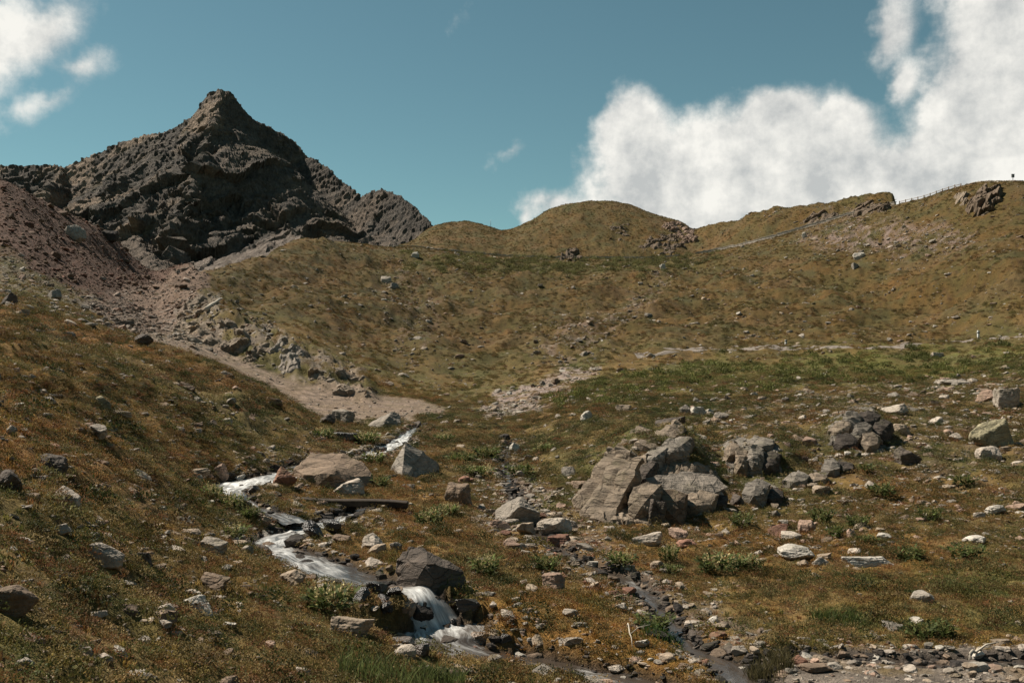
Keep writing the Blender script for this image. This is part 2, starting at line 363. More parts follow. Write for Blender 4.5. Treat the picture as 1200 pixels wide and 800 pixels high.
def rock_nodes(name, tint_kind, wet=False, coordscale=1.0):
    m, t, b = new_mat(name)
    if tint_kind == 'object': tint = nn(t, 'ShaderNodeObjectInfo').outputs['Color']
    else: tint = nn(t, 'ShaderNodeAttribute', attribute_name='tint', attribute_type='INSTANCER').outputs['Color']
    g = nn(t, 'ShaderNodeNewGeometry').outputs['Position']
    f1 = noise_n(t, 3.2 * coordscale, 6, .68, g); f2 = noise_n(t, 17 * coordscale, 5, .7, g); f3 = noise_n(t, 1.1 * coordscale, 4, .6, g)
    st = nn(t, 'ShaderNodeMapping'); st.inputs['Scale'].default_value = (1.5, 1.5, 14); st.inputs['Rotation'].default_value = (.5, -.6, .2); t.links.new(g, st.inputs[0])
    f4 = noise_n(t, 1.2 * coordscale, 4, .6, st.outputs[0])
    k = mth(t, 'MULTIPLY', ramp(t, f1, .3, .7, .62, 1.32), ramp(t, f2, .3, .7, .78, 1.2))
    k = mth(t, 'MULTIPLY', k, ramp(t, f4, .3, .7, .82, 1.15))
    c = mulc(t, tint, k)
    c = mixc(t, c, (.11, .10, .05), mth(t, 'MULTIPLY', ramp(t, f3, .55, .68, 0, .55), ramp(t, f2, .4, .6, 0, 1)))   # lichen
    c = mixc(t, c, (.17, .10, .06), ramp(t, f1, .6, .75, 0, .35))                                                      # rust staining
    vw = nn(t, 'ShaderNodeVectorMath', operation='MULTIPLY_ADD'); nz = nn(t, 'ShaderNodeTexNoise'); nz.inputs['Scale'].default_value = 2.5 * coordscale; nz.inputs['Detail'].default_value = 4; t.links.new(g, nz.inputs['Vector'])
    t.links.new(nz.outputs['Color'], vw.inputs[0]); vw.inputs[1].default_value = (.35, .35, .35); t.links.new(g, vw.inputs[2])
    vm = nn(t, 'ShaderNodeMapping'); vm.inputs['Scale'].default_value = (1.0, 1.0, 2.6); vm.inputs['Rotation'].default_value = (.4, -.7, .3); t.links.new(vw.outputs[0], vm.inputs[0])
    vo = nn(t, 'ShaderNodeTexVoronoi', feature='DISTANCE_TO_EDGE'); vo.inputs['Scale'].default_value = 1.25 * coordscale; t.links.new(vm.outputs[0], vo.inputs['Vector'])
    joint = ramp(t, vo.outputs['Distance'], .0, .035, 0, 1)
    c = mulc(t, c, mth(t, 'MULTIPLY_ADD', joint, .45, .55))
    t.links.new(c, b.inputs['Base Color'])
    f4 = mth(t, 'ADD', f4, mth(t, 'MULTIPLY', joint, .35))
    h = mth(t, 'ADD', mth(t, 'MULTIPLY', f1, .6), mth(t, 'ADD', mth(t, 'MULTIPLY', f2, .28), mth(t, 'MULTIPLY', f4, .5)))
    bump(t, b, h, .75, .12 / coordscale)
    b.inputs['Roughness'].default_value = .32 if wet else .88
    b.inputs['Specular IOR Level'].default_value = .45 if wet else .2
    return m
M = {}
M['ground'] = mat_ground()
M['rock'] = rock_nodes('weathered_rock', 'object'); M['rock_wet'] = rock_nodes('wet_rock', 'object', True)
M['rock_i'] = rock_nodes('loose_stone', 'inst'); M['rock_far'] = rock_nodes('far_rock', 'object', False, .5)
def leaf_mat(name, kind, trans=.3):
    m, t, b = new_mat(name)
    if kind == 'inst': c = nn(t, 'ShaderNodeAttribute', attribute_name='tint', attribute_type='INSTANCER').outputs['Color']
    else: c = nn(t, 'ShaderNodeAttribute', attribute_name='col').outputs['Color']
    g = nn(t, 'ShaderNodeNewGeometry')
    k = ramp(t, g.outputs['Random Per Island'], 0, 1, .55, 1.45)
    c2 = mulc(t, c, k); t.links.new(c2, b.inputs['Base Color']); b.inputs['Roughness'].default_value = .7
    tr = nn(t, 'ShaderNodeBsdfTranslucent'); t.links.new(c2, tr.inputs[0])
    mx = nn(t, 'ShaderNodeMixShader'); mx.inputs[0].default_value = trans
    o = [n for n in t.nodes if n.type == 'OUTPUT_MATERIAL'][0]
    t.links.new(b.outputs[0], mx.inputs[1]); t.links.new(tr.outputs[0], mx.inputs[2]); t.links.new(mx.outputs[0], o.inputs[0])
    return m
M['leaf_i'] = leaf_mat('low_foliage', 'inst'); M['leaf'] = leaf_mat('dock_foliage', 'attr', .35)
def simple(name, col, rough=.8, sc=12, var=.35, metal=0):
    m, t, b = new_mat(name); g = nn(t, 'ShaderNodeNewGeometry').outputs['Position']
    f = noise_n(t, sc, 5, .65, g); rgb = nn(t, 'ShaderNodeRGB'); rgb.outputs[0].default_value = (*col, 1)
    t.links.new(mulc(t, rgb.outputs[0], ramp(t, f, .3, .7, 1 - var, 1 + var)), b.inputs['Base Color']); b.inputs['Roughness'].default_value = rough; b.inputs['Metallic'].default_value = metal
    bump(t, b, f, .4, .02)
    return m
M['timber'] = simple('weathered_timber', (.05, .038, .028), .85, 9)
M['bleached'] = simple('bleached_wood', (.4, .35, .28), .8, 9)
M['white_post'] = simple('white_plastic', (.62, .62, .58), .5, 5, .1)
M['black_band'] = simple('black_band', (.03, .03, .03), .5, 5, .1)
M['wallstone'] = simple('pale_wall_stone', (.33, .28, .23), .9, 1.6, .4)
M['railwood'] = simple('rail_wood', (.26, .21, .17), .8, 6)
M['steel'] = simple('grey_steel', (.12, .12, .12), .5, 5, .1, .6)
M['snow'] = simple('old_snow', (.78, .80, .82), .7, .4, .12)
M['trackgravel'] = simple('track_gravel', (.185, .155, .13), .95, 2.5, .4)
def mat_water():
    m, t, b = new_mat('stream_water')
    a = nn(t, 'ShaderNodeAttribute', attribute_name='foam').outputs['Fac']
    uv = nn(t, 'ShaderNodeUVMap', uv_map='flow').outputs[0]
    mp = nn(t, 'ShaderNodeMapping'); mp.inputs['Scale'].default_value = (1.6, 9, 1); t.links.new(uv, mp.inputs[0])
    f = noise_n(t, 1.0, 6, .65, mp.outputs[0]); f.node.inputs['Distortion'].default_value = .9
    mp2 = nn(t, 'ShaderNodeMapping'); mp2.inputs['Scale'].default_value = (.9, 1.6, 1); t.links.new(uv, mp2.inputs[0])
    f2 = noise_n(t, 1.5, 4, .6, mp2.outputs[0])
    s = mth(t, 'ADD', mth(t, 'MULTIPLY', f, .6), mth(t, 'MULTIPLY', f2, .7))
    k = mth(t, 'ADD', s, mth(t, 'MULTIPLY', a, .62))
    fo = ramp(t, k, .88, 1.4, 0, 1)
    sm = nn(t, 'ShaderNodeMath', operation='SMOOTH_MIN'); t.links.new(fo, sm.inputs[0]); sm.inputs[1].default_value = .93; sm.inputs[2].default_value = .1
    strand = mth(t, 'MULTIPLY', sm.outputs[0], ramp(t, f, .36, .58, .38, 1.0))
    t.links.new(mixc(t, (.055, .042, .032), (.74, .73, .70), strand), b.inputs['Base Color'])
    t.links.new(ramp(t, fo, 0, 1, .1, .7), b.inputs['Roughness']); b.inputs['Specular IOR Level'].default_value = .5
    bump(t, b, s, .5, .06)
    return m
M['water'] = mat_water()

# ------------------------------------------------------------------ object helpers
def mesh_np(name, V, Fq, smooth=True, mats=None, col=None, colname='col'):
    """Fq: (n,3|4) int array"""
    me = bpy.data.meshes.new(name)
    V = np.ascontiguousarray(V, np.float32); Fq = np.ascontiguousarray(Fq, np.int32)
    n, k = Fq.shape
    me.vertices.add(len(V)); me.vertices.foreach_set('co', V.ravel())
    me.loops.add(n * k); me.loops.foreach_set('vertex_index', Fq.ravel())
    me.polygons.add(n); me.polygons.foreach_set('loop_start', np.arange(0, n * k, k, dtype=np.int32))
    me.update(calc_edges=True)
    me.polygons.foreach_set('use_smooth', np.full(n, smooth)); 
    if col is not None:
        a = me.attributes.new(colname, 'FLOAT_COLOR', 'POINT')
        a.data.foreach_set('color', np.concatenate([col, np.ones((len(col), 1))], 1).astype(np.float32).ravel())
    for mt in (mats or []): me.materials.append(mt)
    me.validate(); me.update()
    return me
def link(name, me, parent=None, loc=None):
    o = bpy.data.objects.new(name, me); COL.objects.link(o)
    if parent is not None: o.parent = parent
    if loc is not None: o.location = loc
    return o
def tag(o, label=None, cat=None, group=None, kind=None):
    if label: o['label'] = label
    if cat: o['category'] = cat
    if group: o['group'] = group
    if kind: o['kind'] = kind
    return o
def empty(name, loc, rz=0):
    o = bpy.data.objects.new(name, None); COL.objects.link(o); o.location = loc; o.rotation_euler = (0, 0, rz); o.empty_display_size = .2
    return o

# ------------------------------------------------------------------ ground sheet
idx = np.arange(NC * NR).reshape(NC, NR)
q = np.stack([idx[:-1, :-1], idx[1:, :-1], idx[1:, 1:], idx[:-1, 1:]], -1).reshape(-1, 4)
GV = np.stack([XG, YG, Z], -1).reshape(-1, 3)
ctr = len(GV)
GV = np.concatenate([GV, [[0, 0, -1.68]]])
seam = np.stack([idx[-1, :-1], idx[0, :-1], idx[0, 1:], idx[-1, 1:]], -1)
cap = np.array([[ctr, idx[(j + 1) % NC, 0], idx[j, 0], idx[j, 0]] for j in range(0)], int).reshape(-1, 4)
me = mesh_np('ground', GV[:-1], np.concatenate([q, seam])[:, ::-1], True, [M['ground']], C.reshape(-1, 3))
tag(link('ground', me), kind='structure')

# ------------------------------------------------------------------ mountain
def wp(px, py, d): return np.array([(px - 600) / F * d, d, (HY - py) / F * d])
mpx = np.arange(-420, 640, 1.3); mrow = np.arange(470, 1100, 1.5)
mX = ((mpx - 600) / F)[:, None] * mrow[None]; mY = np.broadcast_to(mrow[None], mX.shape).copy()
RIDG = [
 ([(258,103,900),(246,107,903),(237,118,906),(228,135,910),(215,143,915),(195,152,925),(150,163,940),(110,180,950),(75,195,955),(60,192,960),(0,193,965),(-150,180,980),(-420,150,1000)], 1.1, .0),
 ([(258,103,900),(270,107,903),(284,125,907),(297,139,912),(314,147,920),(330,155,930),(345,166,935),(362,182,925),(380,192,912),(400,210,896),(424,230,876),(433,226,868),(450,220.5,855),(470,230,838),(485,240,825),(500,255,812),(512,270,803),(560,300,790),(620,330,760)], 1.0, 0),
 ([(258,106,898),(256,126,888),(250,152,858),(242,182,818),(230,216,772),(216,256,722),(202,300,670),(192,335,630)], 1.35, 0),
 ([(195,152,925),(165,200,880),(140,240,830),(110,275,780),(90,310,730)], 1.0, 0),
 ([(75,195,955),(55,225,900),(40,262,840),(20,290,780)], .95, 0),
]
def tent(X, Y, pts, slope, horn=0.0):
    best = np.full(X.shape, -1e9); dmin = np.full(X.shape, 1e9)
    P = np.array([wp(*p) for p in pts])
    for a, b in zip(P[:-1], P[1:]):
        dx, dy = b[0] - a[0], b[1] - a[1]
        t = np.clip(((X - a[0]) * dx + (Y - a[1]) * dy) / (dx * dx + dy * dy), 0, 1)
        ds = np.hypot(X - a[0] - t * dx, Y - a[1] - t * dy)
        h = a[2] + t * (b[2] - a[2]) - slope * ds * (1 - .0009 * np.minimum(ds, 350)) - horn * np.minimum(ds, 18)
        best = np.maximum(best, h); dmin = np.minimum(dmin, ds)
    return best, dmin
mZ = np.full(mX.shape, -60.0); crest = np.full(mX.shape, 1e9)
for pts, sl, _ in RIDG[:2]: crest = np.minimum(crest, tent(mX, mY, pts, sl)[1])
wk = sst(6, 110, crest)
wx = mX + fbm(mX / 55, mY / 55, 4, 201) * 22 * wk; wy = mY + fbm(mX / 55 + 9, mY / 55, 4, 205) * 22 * wk
for k, (pts, sl, _) in enumerate(RIDG):
    w0 = np.minimum(1, 1)
    hn = .9 if k < 2 else .3
    h, dm = tent(wx, wy, pts, sl, hn)
    if k < 2:
        h0, dm0 = tent(mX, mY, pts, sl, hn); bl = sst(4, 40, dm0); h = h * bl + h0 * (1 - bl); crest = np.minimum(crest, dm0)
    mZ = np.maximum(mZ, h)
rug = sst(3, 60, crest)
mZ += (ridged(mX / 85, mY / 110, 3, 211, .5) - .35) * 13 * sst(8, 90, crest)
fan, _ = tent(mX + fbm(mX / 20, mY / 20, 3, 240) * 4, mY, [(340,270,650),(362,281,560)], .5)
fan2, _ = tent(mX + fbm(mX / 20, mY / 20, 3, 241) * 4, mY, [(335,272,655),(300,300,570),(240,322,500)], .42)
fanz = np.maximum(fan, fan2) + fbm(mX / 12, mY / 12, 5, 242) * 3
isfan = sst(-1, 2.5, fanz - mZ)
lf, _ = tent(mX, mY, [(150,270,760),(190,322,590)], .4); lf += fbm(mX / 14, mY / 14, 5, 243) * 6
islf = sst(-1, 3, lf - np.maximum(mZ, fanz))
mZ = np.maximum(np.maximum(mZ, fanz), lf)
mZ = np.maximum(mZ, -70)
a1 = fbm(mX / 40, mZ / 25, 4, 250); a2 = fbm(mX / 9, mZ / 7, 4, 251)
gy = np.gradient(mZ, axis=1) / 1.5; steep = sst(.5, 1.2, np.abs(gy))
mC = mix(np.broadcast_to(np.array([.132, .108, .088]), mX.shape + (3,)), [.085, .074, .064], sst(-.3, .3, a1 + a2) * .8)
a3 = fbm((mX * .72 + mZ * .6) / 70, (mX * -.55 + mZ * .8) / 22, 4, 252); mC = mix(mC, [.31, .225, .16], sst(-.02, .3, a3 + .3 * a2) * .8 * (1 - .6 * sst(-290, -230, mX)))  # pale ledges and talus, weaker right of the arete: its shade coloured in
mC = mix(mC, [.10, .085, .045], sst(.1, .5, a1) * (1 - steep) * .5)
tl = sst(-.35, .35, fbm(mX / 5, mY / 8, 4, 255))[..., None]; mC = mC * (1 - (isfan * .92)[..., None]) + (np.array([.16, .125, .10]) * (1 - tl) + np.array([.26, .21, .175]) * tl) * (isfan * .92)[..., None]; mC = mix(mC, [.17, .13, .10], islf * .9)
mi = np.arange(mX.size).reshape(mX.shape)
mq = np.stack([mi[:-1, :-1], mi[1:, :-1], mi[1:, 1:], mi[:-1, 1:]], -1).reshape(-1, 4)
m, t, b = new_mat('mountain_rock')
a = nn(t, 'ShaderNodeAttribute', attribute_name='col'); g = nn(t, 'ShaderNodeNewGeometry').outputs['Position']
f1 = noise_n(t, .35, 6, .75, g); f2 = noise_n(t, .07, 5, .7, g)
t.links.new(mulc(t, a.outputs['Color'], mth(t, 'MULTIPLY', ramp(t, f1, .3, .7, .5, 1.5), ramp(t, f2, .3, .7, .7, 1.3))), b.inputs['Base Color'])
bump(t, b, mth(t, 'ADD', f1, f2), 1, 5.0)
gX = np.gradient(mZ, axis=0) / np.gradient(mX, axis=0); gY = np.gradient(mZ, axis=1) / 1.5 - gX * (mX / mY)
nrm = np.stack([-gX, -gY, np.ones_like(gX)], -1).reshape(-1, 3); nrm /= np.linalg.norm(nrm, axis=1)[:, None]
PV = np.stack([mX, mY, mZ], -1).reshape(-1, 3)
ax_ = np.array([[.72, .2, .66], [-.55, .75, .37], [-.42, -.63, .65]])          # strata run up to the right
Q_ = PV @ ax_.T * np.array([.45, 1, 1.25])
def rid3(p, sd): return 1 - 2 * np.abs(noise3(p, sd))
cr = np.clip(crest.reshape(-1) / 75, .08, 1); soft = (1 - np.clip(isfan + islf, 0, 1)).reshape(-1)
fx = PV[:, 0] + noise3(PV / 30, 271) * 9 + noise3(PV / 7, 272) * 2; fz = PV[:, 2] + .35 * PV[:, 1] + noise3(PV / 30, 273) * 9 + noise3(PV / 7, 275) * 2
fa = fx * .70 + fz * .71; fb = -fx * .71 + fz * .70                       # bedding climbs to the right
strong = np.clip(noise3(PV / 45, 274) * .8 + .75, .25, 1.3)
dsp = (facets(fa / 70, fb / 30, 281) * 11 * cr + (facets(fa / 30, fb / 12, 282) * 5.5 + (rid3(Q_ / 22, 262) - .4) * 2.5) * strong * (.1 + .9 * cr) + facets(fa / 12, fb / 5, 283) * 2.4 * strong * (.6 + .4 * cr) + facets(fa / 5, fb / 2.4, 284) * 1.1 + noise3(PV / 1.6, 265) * .35)
PV = PV + nrm * (dsp * (.3 + .7 * soft))[:, None]
me = mesh_np('mountain', PV, mq[:, ::-1], False, [m], mC.reshape(-1, 3))
mo = tag(link('mountain', me), kind='structure')
def mhit(px, py):
    c = int(np.argmin(abs(mpx - px))); p = HY - F * mZ[c] / mrow
    k = np.where(p <= py)[0]; k = k[0] if len(k) else 0
    return Vector((mX[c, k], mrow[k], mZ[c, k]))

# ------------------------------------------------------------------ water surfaces
def water(name, P):
    n = len(P); K = 13
    tx = np.gradient(P[:, 0]); ty = np.gradient(P[:, 1]); l = np.hypot(tx, ty) + 1e-9; tx /= l; ty /= l
    ker = np.ones(9) / 9
    tx = np.convolve(np.pad(tx, 4, 'edge'), ker, 'valid'); ty = np.convolve(np.pad(ty, 4, 'edge'), ker, 'valid')
    v = np.linspace(-1, 1, K)
    hw = P[:, 3] * .42
    X = P[:, 0][:, None] + ty[:, None] * v * hw[:, None]; Y = P[:, 1][:, None] - tx[:, None] * v * hw[:, None]
    s = np.arange(n) * .07
    slope = np.clip(-np.gradient(P[:, 2]) / .07, 0, 1)
    Zw = P[:, 2][:, None] + (fbm(s[:, None] / .5 + v * 0, v * hw[:, None] / .16, 3, 301) * .045 + fbm(s[:, None] / .9, v * hw[:, None] / .4, 2, 302) * .05) * (.35 + P[:, 4][:, None]) + .045
    id_ = np.arange(n * K).reshape(n, K)
    qq = np.stack([id_[:-1, :-1], id_[1:, :-1], id_[1:, 1:], id_[:-1, 1:]], -1).reshape(-1, 4)
    me = mesh_np(name, np.stack([X, Y, Zw], -1).reshape(-1, 3), qq, True, [M['water']])
    fo = np.clip(P[:, 4] + .5 * sst(.25, .7, slope) , 0, 1)[:, None] * (1 - .55 * np.abs(v) ** 3)
    a = me.attributes.new('foam', 'FLOAT', 'POINT'); a.data.foreach_set('value', fo.astype(np.float32).ravel())
    uvl = me.uv_layers.new(name='flow')
    U = np.stack([np.broadcast_to(s[:, None], X.shape), v * hw[:, None]], -1).reshape(-1, 2)
    uvl.data.foreach_set('uv', U[qq.ravel()].astype(np.float32).ravel())
    return tag(link(name, me), kind='structure')
for P in PATHS: water('stream_water', P)

# ------------------------------------------------------------------ rocks
def ico(sub):
    bm = bmesh.new(); bmesh.ops.create_icosphere(bm, subdivisions=sub, radius=1)
    V = np.array([v.co[:] for v in bm.verts]); Fq = np.array([[v.index for v in f.verts] for f in bm.faces]); bm.free()
    return V, Fq
ICO = {s: ico(s) for s in (2, 3, 4, 5)}
def rock_mesh(name, seed, dims, style='angular', sub=4, planes=None, mat='rock', rough=1.0, tilt=None):
    """a boulder cut by random flat fracture planes, then roughened; origin at the middle of its base"""
    rs = np.random.default_rng(seed)
    V, Fq = ICO[sub]; U = V.copy()
    P = U * 1.35
    npl = {'angular': 13, 'slab': 12, 'block': 9, 'round': 20, 'strat': 10, 'custom': 0}[style]
    N = rs.normal(size=(npl, 3)); N /= np.linalg.norm(N, axis=1)[:, None]
    off = rs.uniform(*{'angular': (.55, .95), 'slab': (.6, .95), 'block': (.72, 1.0), 'round': (.74, 1.0), 'strat': (.6, .95), 'custom': (.6, 1)}[style], size=npl)
    if style in ('block', 'slab', 'strat'):
        ax = np.array([[1, 0, .1], [-1, .1, 0], [0, 1, .12], [0, -1, .05], [.08, .1, 1], [0, 0, -1]]) + rs.normal(size=(6, 3)) * .14
        ax /= np.linalg.norm(ax, axis=1)[:, None]; N = np.concatenate([N, ax]); off = np.concatenate([off, rs.uniform(.66, .82, 6)])
    if planes is not None:
        pn = np.array([p[:3] for p in planes], float); pn /= np.linalg.norm(pn, axis=1)[:, None]; N = np.concatenate([N, pn]); off = np.concatenate([off, [p[3] for p in planes]])
    rr = np.full(len(U), 1.35)
    cosn = U @ N.T
    with np.errstate(divide='ignore'):
        lim = np.where(cosn > 1e-4, off[None] / np.maximum(cosn, 1e-4), 9)
    ls = np.sort(lim, axis=1)
    rr = np.minimum(rr, ls[:, 0])
    rr -= .03 * np.exp(-(ls[:, 1] - ls[:, 0]) / .03) if style != 'round' else .05 * np.exp(-(ls[:, 1] - ls[:, 0]) / .08)
    P = U * rr[:, None]
    P = P * (1 + rough * (.13 * fbm3(P * 1.7 + seed, 3, seed) + .05 * fbm3(P * 6 + seed, 3, seed + 5) + .018 * fbm3(P * 15 + seed, 2, seed + 6))[:, None])
    if style in ('strat', 'slab'):
        dirn = np.array([.55, -.2, .8]) if style == 'strat' else np.array([.1, .1, 1.0]); dirn /= np.linalg.norm(dirn)
        lay = P @ dirn; st = fbm3(np.stack([lay * 7, P[:, 0] * .8, P[:, 1] * .8], 1) + seed, 3, seed + 9)
        P = P * (1 + (.10 if style == 'strat' else .045) * rough * (st[:, None]))
    P = P / np.abs(P).max(axis=0)
    if style == 'slab' and tilt is None: P[:, 2] *= 1
    lo = P[:, 2].min(); P[:, 2] = (P[:, 2] - lo) / (P[:, 2].max() - lo)
    P = P * np.array([dims[0] / 2, dims[1] / 2, dims[2]])
    return mesh_np(name, P, Fq, False, [M[mat]])
TONES = {'pale': (.38, .32, .26), 'white': (.47, .42, .355), 'grey': (.27, .232, .19), 'brown': (.21, .15, .105), 'red': (.24, .125, .085), 'pink': (.34, .23, .17), 'dark': (.10, .08, .065), 'black': (.042, .035, .03), 'tan': (.33, .255, .185), 'lichen': (.30, .26, .165)}
def gnormal(px, d):
    e = d * .02
    x0 = (px - 600) / F * d
    def zz(x, y): return float(grid_at(Z, [600 + F * x / y], [y])[0])
    return Vector((-(zz(x0 + e, d) - zz(x0 - e, d)) / (2 * e), -(zz(x0, d + e) - zz(x0, d - e)) / (2 * e), 1)).normalized()
HERO_XY = []
_seed = [1000]
def hero(px, py, w, h, style, tone, label, name='boulder', cat='boulder', group='boulders and stones of the valley floor', rz=None, depth=.85, sub=None, planes=None, lean=(0, 0), wet=False, sink=.24, align=.0):
    """px: middle, py: foot, w/h: size as seen (photo pixels)"""
    _seed[0] += 1; rs = random.Random(_seed[0])
    p = hit(Z, px, py - 1); k = p.y / F
    W = w * k; dp = W * depth
    depr = max(0.02, -p.z / p.y)
    H = max(.17 * W, (h * k - dp * depr * .55) * .92) / (1 - sink)
    me = rock_mesh(name, _seed[0], (W, dp, H), style, sub or (5 if w > 26 else 4), planes, 'rock_wet' if wet else 'rock')
    o = link(name, me)
    c = p + Vector((0, dp * .42, 0))
    zc = float(grid_at(Z, [600 + F * c.x / c.y], [c.y])[0])
    base = min(p.z + .05 * H, zc) * .5 + .5 * min(p.z, zc)
    o.location = (c.x * 1.0, c.y, base - sink * H)
    o.rotation_euler = (lean[0], lean[1], rz if rz is not None else rs.uniform(-.5, .5))
    if align:
        n = gnormal(px, p.y); qv = Vector((0, 0, 1)).slerp(n, align) if hasattr(Vector, 'slerp') else n
        o.rotation_mode = 'QUATERNION'; o.rotation_quaternion = Vector((0, 0, 1)).rotation_difference(qv) @ Euler((lean[0], lean[1], rz or 0)).to_quaternion()
    t = TONES[tone]; v = rs.uniform(.88, 1.12); o.color = (t[0] * v, t[1] * v, t[2] * v, 1)
    tag(o, label, cat, group)
    HERO_XY.append((c.x, c.y, W * .5))
    return o

def hull(pts, tone, label, foot, wet=False, rough=.05, grp='boulders and stones of the valley floor', strat=0.0, parent=None, name='boulder'):
    """a boulder given by its corners (bearing, sight line, distance behind the foot)"""
    p = hit(Z, *foot); C3 = []
    for px, py, dy in pts:
        y = p.y + dy; C3.append(Vector(((px - 600) / F * y, y, (HY - py) / F * y)) - p)
    bm = bmesh.new()
    for v in C3: bm.verts.new(v)
    r_ = bmesh.ops.convex_hull(bm, input=bm.verts); bmesh.ops.delete(bm, geom=[g for g in r_['geom_interior'] if isinstance(g, bmesh.types.BMVert)], context='VERTS')
    for k in range(5): bmesh.ops.subdivide_edges(bm, edges=[e_ for e_ in bm.edges if e_.calc_length() > .07], cuts=1)
    bmesh.ops.triangulate(bm, faces=bm.faces)
    bm.normal_update(); V = np.array([v.co[:] for v in bm.verts]); N = np.array([v.normal[:] for v in bm.verts])
    sc = rough * max(v.length for v in C3)
    ds = fbm3(V / (sc * 9) + 3, 3, 61) * sc * 1.3 + fbm3(V / (sc * 2.2), 3, 62) * sc * .45 + strat * noise3(np.stack([V @ np.array([.6, .1, .8]) / (sc * 1.2), V[:, 0] / (sc * 9), V[:, 1] / (sc * 9)], 1), 63) * sc * .8
    for v, n_, q_ in zip(bm.verts, N, ds): v.co += Vector(n_ * q_)
    me = bpy.data.meshes.new(name); bm.to_mesh(me); bm.free(); me.materials.append(M['rock_wet' if wet else 'rock'])
    if parent is not None:
        o = link(name, me, parent, p - parent.location - Vector((0, 0, .1))); k_ = random.uniform(.62, .82); o.color = (*[c_ * k_ for c_ in TONES[tone]], 1); HERO_XY.append((p.x, p.y + .3, .22)); return o
    o = link('boulder', me, None, p); o.color = (*TONES[tone], 1); tag(o, label, 'boulder', grp); HERO_XY.append((p.x, p.y + .4, .8)); return o
hull([(450,563,0),(475,518,.9),(496,528,1.2),(514,544,1.9),(515,556,1.6),(470,567,-.7),(456,572,.0),(500,575,.2),(455,560,1.4),(505,560,1.9),(485,560,2.2)], 'grey', 'large pyramid shaped boulder with a smooth slanting lit face', (482, 561), False, .018, strat=.15)
hull([(341,572,.3),(345,549,.5),(353,541,.9),(367,532,1.4),(402,531,1.5),(424,541,1.3),(435,560,.9),(428,574,.2),(396,578,-.4),(362,576,-.2),(388,556,-.35),(356,556,-.1),(345,560,2.2),(430,560,2.4),(390,545,2.6)], 'brown', 'huge brown boulder with a shaded underside in the middle of the valley', (388, 572), False, .035)
hull([(462,694,.05),(464,656,.15),(478,642,.35),(500,640,.5),(510,655,.3),(530,662,.35),(543,670,.3),(543,698,.1),(508,700,-.2),(480,696,-.2),(470,700,.9),(540,705,1.0),(500,660,-.1),(470,670,.9),(530,680,1.0)], 'dark', 'big dark layered block standing above the waterfall', (500, 682), False, .04, strat=1.0)
exec_heroes = []
